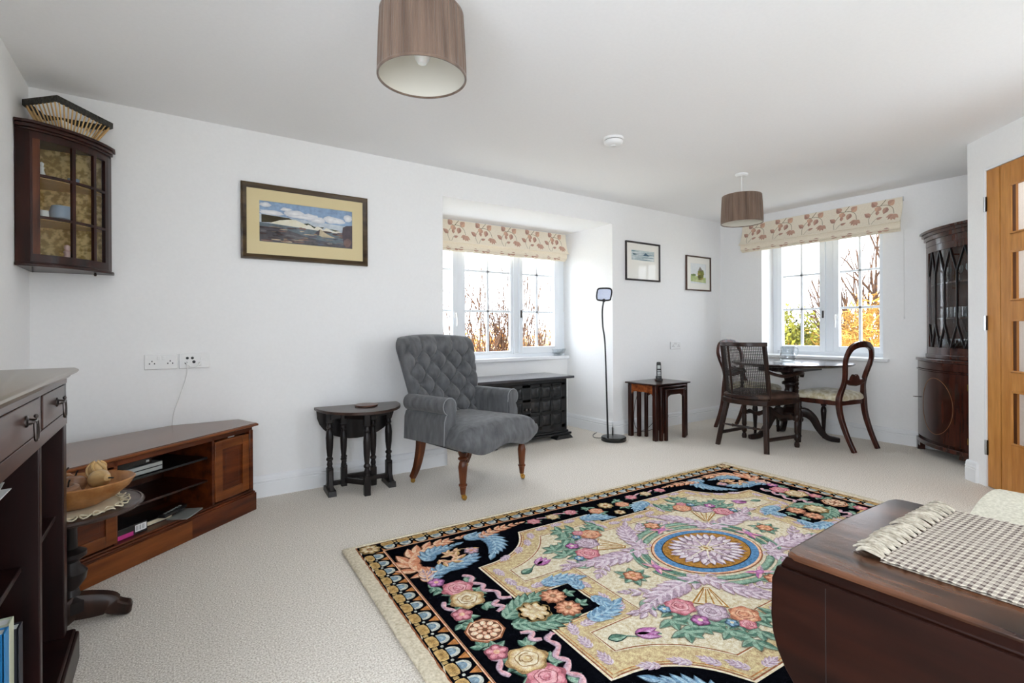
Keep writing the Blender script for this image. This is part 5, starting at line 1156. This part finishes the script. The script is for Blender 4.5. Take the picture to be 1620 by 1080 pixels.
# woven runner
def woven(name, c1, c2, sx, sy):
    m = mat(name, c1, .95, 0, .1); n, l, p = nodes(m); tc = n.new('ShaderNodeTexCoord'); sp = n.new('ShaderNodeSeparateXYZ'); l.new(tc.outputs['Object'], sp.inputs[0])
    def stripe(sock, per, duty):
        a = n.new('ShaderNodeMath'); a.operation = 'MULTIPLY'; a.inputs[1].default_value = 1 / per; l.new(sock, a.inputs[0])
        f = n.new('ShaderNodeMath'); f.operation = 'FRACT'; l.new(a.outputs[0], f.inputs[0]); g = n.new('ShaderNodeMath'); g.operation = 'GREATER_THAN'; g.inputs[1].default_value = duty; l.new(f.outputs[0], g.inputs[0]); return g
    gx, gy = stripe(sp.outputs[0], sx, .45), stripe(sp.outputs[1], sy, .5)
    ad = n.new('ShaderNodeMath'); ad.operation = 'ADD'; l.new(gx.outputs[0], ad.inputs[0]); l.new(gy.outputs[0], ad.inputs[1])
    hf = n.new('ShaderNodeMath'); hf.operation = 'MULTIPLY'; hf.inputs[1].default_value = .5; l.new(ad.outputs[0], hf.inputs[0])
    r = ramp(n, [(0, c1), (.5, mixc(c1, c2, .5)), (1, c2)]); l.new(hf.outputs[0], r.inputs[0]); l.new(r.outputs[0], p.inputs['Base Color']); return m
cr, br = rgb(214, 206, 190), rgb(98, 84, 80)
M['runner'] = woven('checked_runner_weave', cr, br, .0175, .0125); M['tassel'] = noisy('cream_cotton_tassel', rgb(146, 137, 120), rgb(194, 186, 170), 90, .95, .4, .002)
rx0, rx1, ry1, ry0 = px0 + .101, px1 - .008, .388, -.36
rn_ = thing('table_runner', 'brown and cream checked woven runner on the drop leaf table', 'runner', (rx0, ry0, pz + .0012))
RW, RL = rx1 - rx0, ry1 - ry0
def rfn(u, v):
    x, y = u * RW, v * RL; ed = .004 * math.sin(y * 260) if u < .02 or u > .98 else 0
    return (x + ed * (1 if u > .5 else -1), y, .004 + .0018 * math.sin(x * 2 * PI / .0088) * math.sin(y * 2 * PI / .0125 + (PI if int(x / .0088) % 2 else 0)))
build('weave', MB().grid(rfn, 150, 190).grid(lambda u, v: (u * RW, v * RL, .0002), 2, 2), M['runner'], rn_, ang=80)
rr_ = random.Random(5)
for e in range(16):
    x = RW * (e + .5) / 16; tm_ = MB()
    for q in range(6):
        dx = rr_.uniform(-.012, .012); L = rr_.uniform(.042, .058); bend = rr_.uniform(-.012, .012)
        tm_.sweep(smooth([(x + dx * .4, RL - .002, .005, .005, .005), (x + dx, RL + L * .35, .010 + rr_.random() * .006, .006, .006), (x + dx + bend, RL + L * .75, .008 + rr_.random() * .006, .006, .006), (x + dx * 1.4 + bend, RL + L, .004, .004, .004)], 3), 'round', 5)
    build('tassel', tm_, M['tassel'], rn_, weld=False)
# sofa arm
sf = thing('sofa', 'oatmeal woven sofa with a rounded arm at the right edge', 'sofa', (1.70, .43, 0))
def rarm(x0, x1, y0, y1, zt, r):
    m = MB(); pr = [(x0, .06)] + [(x0 + r - r * math.cos(a), zt - r * .55 + r * .55 * math.sin(a)) for a in [PI / 2 * k / 8 for k in range(9)]] + [(x1 - r + r * math.sin(a), zt - r * .55 + r * .55 * math.cos(a)) for a in [PI / 2 * k / 8 for k in range(9)]] + [(x1, .06)]
    return m.prism(pr, y0, y1, 'y')
build('arm', rarm(.0, .62, -.85, 0, .60, .3), M['sofa'], sf, ang=60, bevel=.03)
build('seat', MB().box(.62, -.85, .2, 1.12, -.02, .44), M['sofa'], sf, bevel=.04)
build('arm', rarm(1.12, 1.30, -.85, -.02, .56, .08), M['sofa'], sf, ang=60, bevel=.03)
build('backrest', MB().box(.0, -1.0, .06, 1.30, -.85, .82), M['sofa'], sf, bevel=.04)
for x in (.05, 1.22):
    for y in (-.95, -.08): build('foot', MB().lathe([(.02, 0), (.028, .06)], x + .02, y, 12), M['legwood'], sf)
# ------------------------------------------------------------------ the rug
RGW, RGH, RZ = 2.97, 1.90, .014
rug = thing('rug', 'thick floral wool rug with a black border and central medallion', 'rug', (.714, 2.497, .0005), math.radians(-2.7))
# local frame: u = x, v = -y
ed = MB(); rr = random.Random(2)
prof = [(0, 0), (-.012, .004), (-.016, .012), (-.008, .019), (.01, .0205), (.035, .018), (.05, RZ), (.06, RZ)]
ring = []
for k, (o, z) in enumerate(prof):
    oy = o * .3; ring.append([(o, -oy, z), (RGW - o, -oy, z), (RGW - o, -RGH + oy, z), (o, -RGH + oy, z)])
vs = []; fs = []; SEG = 60
for r in ring:
    for k in range(4):
        a, b = r[k], r[(k + 1) % 4]
        for q in range(SEG): vs.append((lerp(a[0], b[0], q / SEG) + rr.uniform(-.0012, .0012), lerp(a[1], b[1], q / SEG) + rr.uniform(-.0012, .0012), a[2] + rr.uniform(-.001, .001)))
n = 4 * SEG
for i in range(len(prof) - 1):
    for k in range(n): fs.append((i * n + k, i * n + (k + 1) % n, (i + 1) * n + (k + 1) % n, (i + 1) * n + k))
build('rug_edge', MB().add(vs, fs), M['rugbase'], rug, ang=80)
build('rug_ground', MB().box(.05, -RGH + .013, 0, RGW - .05, -.013, RZ), M['rugbase'], rug)
DZR = .0009
def newP(): return Paint(lambda u, v, l: (u, -v, RZ + .0004 + l), DZR)
NAVY = rgb(11, 12, 17); CREAM = rgb(216, 205, 178); CREAM2 = rgb(230, 220, 194); SAND = rgb(204, 184, 142); RUST = rgb(150, 96, 66); GOLD = rgb(170, 124, 62); TAN = rgb(196, 164, 110)
BLUE = rgb(112, 146, 172); BLUE2 = rgb(158, 186, 202); GREEN = rgb(90, 124, 108); GREEN2 = rgb(142, 170, 150); PINK = rgb(202, 122, 134); PINK2 = rgb(228, 176, 178); LIL = rgb(180, 158, 172); LIL2 = rgb(214, 198, 206)
MAUVE = rgb(176, 110, 160); PEACH = rgb(208, 140, 108); PEACH2 = rgb(230, 188, 156); STONE = rgb(186, 188, 178); ORN = rgb(188, 126, 74); DKG = rgb(50, 70, 62)
# border -----------------------------------------------------------------
P = newP()
e0, e1 = .048, .156
DV = .036
P.poly([(e0, e0 - DV), (RGW - e0, e0 - DV), (RGW - e0, RGH - e0 + DV), (e0, RGH - e0 + DV)], NAVY, 0)
for w_, c, q in ((.007, RUST, e0), (.010, PEACH2, e1), (.004, RUST, e1 + .002)):
    lay = 5 if q != e0 else 1
    qv = q - DV
    for a, b in (((q, qv), (RGW - q, qv)), ((RGW - q, qv), (RGW - q, RGH - qv)), ((RGW - q, RGH - qv), (q, RGH - qv)), ((q, RGH - qv), (q, qv))): P.strip([(a[0], a[1], w_), (b[0], b[1], w_)], c, lay + (.4 if w_ < .005 else 0))
def scales(fn, L):
    """fn(s, d): s along the side, d inwards from the outer line"""
    nn = round((L - 2 * e1) / .083); per = (L - 2 * e1) / nn
    for k in range(nn):
        s = e1 + (k + .5) * per; h = per * .5
        def pp(pts): return [fn(s + a * h, e0 + .008 + b * .095) for a, b in pts]
        P.poly(pp([(-1, 1), (-1, .62), (-.55, 1)]), ORN, 1.2); P.poly(pp([(1, 1), (1, .62), (.55, 1)]), ORN, 1.2)
        arch = [(-.66, .46)] + [(-.66 * math.cos(PI * q / 8), .60 + .30 * math.sin(PI * q / 8)) for q in range(9)] + [(.66, .46)]
        P.poly(pp(arch), STONE, 1.5, rgb(206, 206, 196)); P.poly(pp([(a * .62, .44 + (b - .44) * .68) for a, b in arch]), rgb(112, 138, 156), 3.2, rgb(150, 168, 176))
        P.poly(pp([(-.70, .36), (-.78, .18), (-.66, .02), (.66, .02), (.78, .18), (.70, .36), (.3, .42), (-.3, .42)]), TAN, 1.6, rgb(158, 124, 74))
        P.ell(*fn(s + h, e0 + .008 + .095 * .42), .0062, .0062, STONE, 2, n=8)
        P.poly(pp([(.84, .05), (1.16, .05), (1.16, .24), (.84, .24)]), rgb(176, 150, 100), 1.7)
scales(lambda s, d: (s, d - DV), RGW); scales(lambda s, d: (s, RGH - d + DV), RGW); scales(lambda s, d: (d, s - DV), RGH + 2 * DV); scales(lambda s, d: (RGW - d, s - DV), RGH + 2 * DV)
def daisy(P, u, v, r, n, c1, c2, cen, lay, ph=0):
    P.ell(u, v, r * 1.12, r * 1.12, mixc(c1, NAVY, .55), lay - .6, n=n * 4, lob=n, amp=.1)  # dark rim under the petals, painting the shadow of the carved outline
    for k in range(n):
        a = 2 * PI * k / n + ph; P.ell(u + r * .6 * math.cos(a), v + r * .6 * math.sin(a), r * .40, r * min(.36, 2.0 / n), c1, lay + .05 * k, c2, 10, a)
    P.ell(u, v, r * .32, r * .32, cen, lay + 1.2, mixc(cen, CREAM, .4), 12)
def rose(P, u, v, r, c1, c2, lay, ph=0):
    dk = mixc(c1, rgb(90, 50, 50), .45)
    P.ell(u, v, r * 1.08, r * .98, dk, lay - .6, n=30, lob=6, amp=.1, ph=ph)  # darker shape below the rose, painted as its carved edge shadow
    for k in range(6):
        a = 2 * PI * k / 6 + ph; P.ell(u + r * .58 * math.cos(a), v + r * .58 * math.sin(a), r * .36, r * .46, c1, lay + k * .05, c2, 12, a)
    P.ell(u, v, r * .62, r * .60, dk, lay + .9, n=20, lob=5, amp=.06); P.ell(u, v, r * .56, r * .54, c2, lay + 1.4, c1, 20, lob=5, amp=.08)
    for q in range(3):
        a0 = ph + q * 2.1; P.strip([(u + r * (.40 - .1 * q) * math.cos(a0 + t), v + r * (.38 - .1 * q) * math.sin(a0 + t), r * .07) for t in [k * .35 for k in range(8)]], dk, lay + 2.2)
    P.ell(u + r * .05, v, r * .16, r * .15, c1, lay + 2.6, c2, 10)
def sprig(P, u, v, L, W, angs, lay, c1=GREEN, c2=GREEN2, out=DKG):
    for i, a in enumerate(angs): P.leaf(u, v, L * (1 - .12 * (i % 3)), W, a, c1, c2, lay + .05 * i, out)
def acan(P, pts, w, c1, c2, lay, n=9, out=None, lobe=1.0):
    """feathered acanthus along a curve: pointed lobes on both sides of a spine"""
    q = smooth(pts, 8); N = len(q)
    for s in (1, -1):
        for k in range(n):
            t = (k + .3) / n; i = min(N - 2, int(t * (N - 1))); p = q[i]; a = math.atan2(q[i + 1][1] - p[1], q[i + 1][0] - p[0])
            sz = w * (math.sin(PI * min(1, .18 + .8 * t)) ** .7) * lobe
            P.leaf(p[0], p[1], sz * 1.15, sz * .5, a + s * (.75 - .35 * t), c1, c2, lay + .04 * k + (.3 if s < 0 else 0), out)
    P.leaf(q[-2][0], q[-2][1], w * .8, w * .35, math.atan2(q[-1][1] - q[-2][1], q[-1][0] - q[-2][0]), c2, c1, lay + 1, out)
    P.strip([(p[0], p[1], w * .16 * (1 - .7 * i / N)) for i, p in enumerate(q)], c2, lay + 1.4)
def ribbon(P, pts, w, lay, c=LIL, c2=PINK2):
    q = smooth(pts, 6); N = len(q); P.strip([(p[0], p[1], w * 1.25 * (.7 + .4 * abs(math.sin(i * .55)))) for i, p in enumerate(q)], mixc(c, NAVY, .6), lay - .3); P.strip([(p[0], p[1], w * (.7 + .4 * abs(math.sin(i * .55)))) for i, p in enumerate(q)], c, lay, c2)  # wider dark strip below paints a shadow line along the ribbon
cu0, cv0 = RGW / 2, RGH / 2
QUADS = [(sx, sy) for sx in (1, -1) for sy in (1, -1)]
def quad(P):
    for sx, sy in QUADS:
        P.sx, P.sy = sx, sy; P.ox = 0 if sx > 0 else RGW; P.oy = 0 if sy > 0 else RGH; yield
    P.sx = P.sy = 1; P.ox = P.oy = 0
for _ in quad(P):
    daisy(P, .102, .102 - DV, .045, 8, TAN, CREAM2, rgb(150, 100, 60), 3)
P.build('border_pattern', M['rugpaint'], rug)
# black band with scrolls, roses and ribbons ------------------------------
P = newP()
for _ in quad(P):
    # corner scroll
    acan(P, [(.30, .46), (.22, .40), (.22, .30), (.30, .22), (.42, .185), (.55, .175)], .095, PEACH, PEACH2, 3, 11, mixc(RUST, NAVY, .5))
    acan(P, [(.30, .34), (.32, .29), (.38, .26), (.48, .245)], .07, BLUE, BLUE2, 5, 8, mixc(BLUE, NAVY, .6))
    acan(P, [(.24, .50), (.31, .45), (.38, .44), (.47, .42), (.52, .37)], .075, BLUE, BLUE2, 4, 10, mixc(BLUE, NAVY, .6))
    acan(P, [(.34, .36), (.36, .40), (.42, .395), (.43, .35), (.40, .325), (.46, .305), (.53, .33)], .05, TAN, PEACH2, 6, 9, mixc(RUST, NAVY, .5))
    acan(P, [(.22, .52), (.235, .47), (.24, .44)], .05, LIL, PEACH2, 5.5, 4, mixc(RUST, NAVY, .5))
    daisy(P, .515, .35, .032, 6, LIL, PINK2, PEACH, 7)
    acan(P, [(.55, .20), (.63, .22), (.66, .29), (.64, .37), (.585, .44)], .085, BLUE, BLUE2, 6, 11, mixc(BLUE, NAVY, .6))
    acan(P, [(.62, .24), (.70, .205), (.80, .19), (.90, .185)], .055, PEACH, PEACH2, 7, 7, mixc(RUST, NAVY, .5))
    sprig(P, .25, .60, .06, .03, [2.6, 3.4], 2.8); sprig(P, .36, .70, .06, .03, [-.6, .1, .8], 2.8); sprig(P, .36, .60, .06, .03, [-.9, -.1], 2.8); sprig(P, .34, .80, .055, .028, [.2, 1.0, 1.8], 2.8); sprig(P, .21, .87, .05, .026, [1.6, 2.6, .6], 2.8)
    # side spray of roses
    sprig(P, .30, .66, .085, .036, [0.2, .9, 1.7, 2.5, 3.3, 4.0, 4.8, 5.6], 3)
    sprig(P, .29, .74, .085, .036, [.1, .8, 1.9, 2.6, 3.4, 5.9], 3.2)
    daisy(P, .248, .545, .032, 5, MAUVE, rgb(214, 150, 190), PEACH2, 6); sprig(P, .225, .575, .05, .026, [1.2, 2.3, 4.4], 4)
    rose(P, .305, .635, .062, PINK, PINK2, 6, .3); rose(P, .30, .735, .066, TAN, CREAM2, 8.5, .9)
    daisy(P, .235, .82, .036, 5, PINK, PINK2, PEACH2, 6); sprig(P, .24, .84, .055, .028, [.4, 1.4, 2.7], 4)
    ribbon(P, [(.37, .545), (.40, .58), (.375, .62), (.41, .66), (.39, .70), (.43, .74), (.42, .79), (.46, .81)], .020, 4)
    ribbon(P, [(.405, .80), (.37, .82), (.40, .85), (.36, .87)], .018, 4); ribbon(P, [(.215, .70), (.20, .74), (.225, .78), (.205, .80)], .018, 4)
    # gold flower with leaves beside the rosette
    acan(P, [(.36, .93), (.42, .90), (.49, .87), (.57, .855)], .075, GREEN, GREEN2, 4, 7, DKG)
    daisy(P, .60, .90, .046, 10, PEACH, PEACH2, RUST, 8); daisy(P, .475, .945, .056, 8, TAN, CREAM2, SAND, 8)
    sprig(P, .66, .905, .045, .024, [.2, 1.2, 5.4], 5)
    # narrow top band
    for k in range(3):
        x = .98 + k * .13
        sprig(P, x, .205, .055, .026, [.1, 1.0, 2.2, 3.3, 4.2, 5.3], 3)
        rose(P, x, .205, .036, PINK if k != 1 else TAN, PINK2 if k != 1 else CREAM2, 5, k)
    ribbon(P, [(1.02, .175), (1.08, .19), (1.14, .175), (1.2, .19), (1.26, .175)], .012, 3.2)
    sprig(P, 1.37, .20, .05, .024, [2.4, 3.3, 4.1, .4], 3.2); rose(P, 1.38, .27, .042, PEACH, PEACH2, 6, 1); sprig(P, 1.38, .30, .06, .026, [.2, 1.2, 2.2, 3.2], 3.4); daisy(P, cu0 - .0, .36, .034, 6, TAN, CREAM2, ORN, 6)
for sx in (1, -1):
    P.sx = sx; P.ox = 0 if sx > 0 else RGW
    P.ell(.262, cv0, .075, .075, RUST, 4, n=8, rot=.39); P.ell(.262, cv0, .068, .068, PEACH2, 4.6, n=8, rot=.39); P.ell(.262, cv0, .06, .06, rgb(110, 76, 58), 5.2, n=20)
    for k in range(10): P.ell(.262 + .042 * math.cos(k * .628), cv0 + .042 * math.sin(k * .628), .015, .012, PEACH2, 6 + k * .02, CREAM2, 8, k * .628)
    for k in range(6): P.ell(.262 + .02 * math.cos(k * 1.05), cv0 + .02 * math.sin(k * 1.05), .011, .009, PEACH, 6.6 + k * .02, CREAM2, 8, k * 1.05)
P.sx = 1; P.ox = 0
daisy(P, cu0, .235, .042, 8, TAN, CREAM2, ORN, 8); daisy(P, cu0, RGH - .235, .042, 8, TAN, CREAM2, ORN, 8)
P.build('band_pattern', M['rugpaint'], rug)
# cream field -------------------------------------------------------------
def outline(g):
    """quarter outline of the field (top left), g metres inside the outer line"""
    c = (.50, .17); R = .35 + g; le, te = .472 + g, .285 + g
    q = []
    q += [(.725 + g, cv0), (.725 + g, .838 + (-g if g else 0) + 0), (le, .838 - g)]
    a1 = math.acos(max(-1, min(1, (le - c[0]) / R))); a0 = math.asin(max(-1, min(1, (te - c[1]) / R)))
    q += [(c[0] + R * math.cos(a), c[1] + R * math.sin(a)) for a in [lerp(a1, a0, k / 12) for k in range(13)]]
    q += [(1.30 - g, te), (1.30 - g, te + .13), (cu0, te + .13)]
    return q
def full(g):
    q = outline(g); tl = q; tr = [(RGW - x, y) for x, y in reversed(q)]
    br_ = [(RGW - x, RGH - y) for x, y in q]; bl = [(x, RGH - y) for x, y in reversed(q)]
    out = []
    for p in tl + tr + br_ + bl:
        if not out or math.hypot(p[0] - out[-1][0], p[1] - out[-1][1]) > 1e-4: out.append(p)
    if math.hypot(out[0][0] - out[-1][0], out[0][1] - out[-1][1]) < 1e-4: out.pop()
    return out
P = newP()
o0 = full(0); o1 = full(.10)
P.poly(o0, SAND, 2); P.poly(full(.006), SAND, 2.2); P.poly(o1, CREAM, 3.2)
def loop(P, pts, w, c, lay): P.strip([(x, y, w) for x, y in pts + pts[:1]], c, lay)
loop(P, o0, .016, CREAM2, 2.6); loop(P, full(.004), .006, RUST, 3.0); loop(P, full(.016), .004, ORN, 3.0)
loop(P, o1, .010, CREAM2, 3.8); loop(P, full(.102), .0055, RUST, 4.2)
rr = random.Random(11)
for _ in quad(P):
    # small lilac sprigs in the sand coloured guard band
    for (u, v, a) in ((.52, .60, 1.5), (.52, .70, 1.5), (.53, .78, 1.2), (.60, .79, 0), (.68, .80, .3), (.77, .80, .6), (.77, .88, 1.4), (.62, .50, 2.6), (.72, .46, 2.3), (.80, .41, 2.0), (.86, .35, 2.0), (.95, .31, 0), (1.05, .31, 0), (1.14, .31, 0), (1.24, .37, 1.4), (1.25, .45, 1.3), (1.34, .46, .2), (1.43, .465, 0)):
        acan(P, [(u - .03 * math.cos(a), v - .03 * math.sin(a)), (u, v), (u + .03 * math.cos(a), v + .03 * math.sin(a))], .032, LIL, LIL2, 4, 4)
    # blue ribbons across the notch
    acan(P, [(.62, .80), (.70, .805), (.78, .83)], .07, BLUE, BLUE2, 6, 6); acan(P, [(.73, .92), (.74, .88), (.745, .85)], .05, BLUE, BLUE2, 6.5, 4)
    acan(P, [(1.22, .32), (1.30, .34), (1.37, .38)], .075, BLUE, BLUE2, 6, 6)
    # tulip
    P.leaf(.60, .675, .07, .036, -.3, GREEN, GREEN2, 5, DKG); P.strip([(x, y, .006) for x, y in smooth([(.66, .66), (.70, .63), (.78, .60)], 5)], GREEN, 4.6)
    for k in (-.5, 0, .5): P.leaf(.70, .645, .085, .036, -.45 + k * .6, MAUVE, rgb(204, 160, 196), 6 + abs(k), mixc(MAUVE, NAVY, .4))
    # lilac acanthus wings opening from a node near the medallion
    nu_, nv_ = cu0 - .245, cv0 - .172
    ot = mixc(LIL, RUST, .35)
    acan(P, [(nu_, nv_), (1.10, .785), (.98, .775), (.87, .75)], .085, LIL, LIL2, 6, 9, ot); acan(P, [(nu_, nv_), (1.265, .67), (1.31, .585), (1.37, .52)], .075, LIL, LIL2, 6.2, 8, ot)
    acan(P, [(1.0, .79), (.93, .83), (.87, .87)], .05, LIL, LIL2, 5.6, 4, ot); acan(P, [(1.33, .62), (1.40, .60), (1.44, .56)], .05, LIL, LIL2, 5.6, 4, ot); acan(P, [(.90, .75), (.84, .72), (.79, .74)], .05, LIL2, LIL, 5.4, 4, ot)
    for s_ in (1, -1): P.strip([(nu_ + s_ * .03 + .03 * (1 - t / 8) * math.cos(t * s_), nv_ + .01 - s_ * .03 + .03 * (1 - t / 8) * math.sin(t * s_), .011) for t in [k * .4 for k in range(16)]], LIL, 6.6, LIL2)
    # basket cone and bouquet towards the corner
    dx_, dy_ = -.72, -.69
    f = lambda a_, b_: (nu_ + dx_ * a_ - dy_ * b_ * -1, nv_ + dy_ * a_ + dx_ * b_ * -1)
    f = lambda a_, b_: (nu_ + dx_ * a_ + dy_ * b_, nv_ + dy_ * a_ - dx_ * b_)
    P.poly([f(.085, -.012), f(.085, .012), f(.225, .07), f(.225, -.07)], GOLD, 5.6); P.poly([f(.092, -.008), f(.092, .008), f(.22, .06), f(.22, -.06)], CREAM2, 6.2, SAND)
    for b_ in (-.045, -.015, .015, .045): P.strip([f(.1, b_ * .2) + (.004,), f(.215, b_) + (.006,)], GOLD, 6.9)
    an = math.atan2(dy_, dx_)
    for k, (a_, b_) in enumerate(((.25, -.19), (.28, -.14), (.32, -.08), (.34, 0), (.33, .08), (.29, .14), (.25, .19), (.38, -.05), (.38, .06), (.24, -.24), (.24, .24), (.36, -.15), (.36, .15), (.42, -.12), (.42, .1))):
        sprig(P, *f(a_, b_), .08, .034, [an + b_ * 4 + d for d in (-1.2, -.3, .6, 1.5)], 5.2 + k * .02, GREEN, GREEN2, mixc(DKG, CREAM, .25))
    rose(P, *f(.265, .115), .056, PINK, PINK2, 7.4, .2); rose(P, *f(.275, .0), .058, LIL, LIL2, 7.8, .8); rose(P, *f(.265, -.115), .054, PEACH, PEACH2, 7.6, 1.4)
    daisy(P, *f(.345, .05), .03, 5, MAUVE, rgb(210, 150, 196), CREAM2, 8.4); daisy(P, *f(.335, -.06), .022, 5, BLUE, BLUE2, CREAM2, 8.4); rose(P, *f(.33, -.115), .03, PINK, PINK2, 8, 2); daisy(P, *f(.30, .175), .022, 5, BLUE, BLUE2, CREAM2, 8.2)
    # laurel wreath between the nodes
    for k in range(17):
        for q in range(4):
            for base, sg in ((PI, 1), (PI * 1.5, -1)):
                a_ = base + sg * (.05 + .50 * k / 16); r_ = .045 + .024 * q
                ru, rv = .29 + r_ - .02, .225 + r_ - .02
                P.leaf(cu0 + ru * math.cos(a_), cv0 + rv * math.sin(a_), .046, .023, a_ + sg * (PI / 2 + .45 * (1 if q % 2 else -1)), GREEN, GREEN2, 5 + .02 * k + q * .3, mixc(DKG, CREAM, .3))
for (u, v, a_) in ((cu0 - .345, cv0, 0), (cu0 + .345, cv0, 0), (cu0, cv0 - .275, PI / 2), (cu0, cv0 + .275, PI / 2)):
    P.ell(u, v, .024, .016, MAUVE, 9, rgb(214, 150, 196), 12, a_ + PI / 2)
    for k in (.5, -.5, PI - .5, PI + .5): P.leaf(u, v, .07, .026, a_ + PI / 2 + k, MAUVE if abs(k) < 1 else LIL, PINK2, 8.4)
for (u, v) in ((cu0 - .49, cv0), (cu0 + .49, cv0), (cu0, cv0 - .345), (cu0, cv0 + .345)):
    sprig(P, u, v, .085, .036, [-.2, .6, 1.3, 2.0, 2.8, 3.5, 4.2, 5.2], 5, GREEN, GREEN2, mixc(DKG, CREAM, .25)); daisy(P, u, v, .038, 6, PEACH, PEACH2, ORN, 7)
# medallion
P.ell(cu0, cv0, .292, .228, RUST, 5, n=64); P.ell(cu0, cv0, .286, .222, PEACH2, 5.6, n=64); P.ell(cu0, cv0, .275, .212, rgb(92, 136, 176), 6.2, n=64); P.ell(cu0, cv0, .238, .180, rgb(40, 44, 56), 6.8, n=64); P.ell(cu0, cv0, .233, .176, GOLD, 7.4, n=64)
for r_, n_, w_, l_ in ((1.0, 14, .075, 8), (.78, 12, .06, 9.2), (.52, 9, .05, 10.4)):
    for k in range(n_):
        a = 2 * PI * k / n_ + r_ * 20; R_ = r_ * .205 * .158 / math.hypot(.158 * math.cos(a), .205 * math.sin(a)); P.leaf(cu0 + .02 * math.cos(a), cv0 + .02 * math.sin(a), R_ - .02, w_, a, LIL, LIL2, l_ + .03 * k, mixc(LIL, rgb(110, 80, 90), .5))
for k in range(26):
    a = 2 * PI * k / 26; P.leaf(cu0 + .13 * math.cos(a), cv0 + .10 * math.sin(a), .062, .026, a + .2 * math.sin(3 * a), LIL2, rgb(228, 220, 224), 11.2 + .01 * k, mixc(LIL, rgb(110, 80, 90), .5))
for k in range(9):
    a = 2 * PI * k / 9; P.strip([(cu0 + t * .19 * math.cos(a + .15 * math.sin(t * 3)), cv0 + t * .145 * math.sin(a + .15 * math.sin(t * 3)), .008 * (1.1 - t)) for t in [q * .1 for q in range(1, 10)]], CREAM2, 12.5)
daisy(P, cu0, cv0, .03, 6, TAN, CREAM2, GOLD, 12)
P.build('field_pattern', M['rugpaint'], rug)
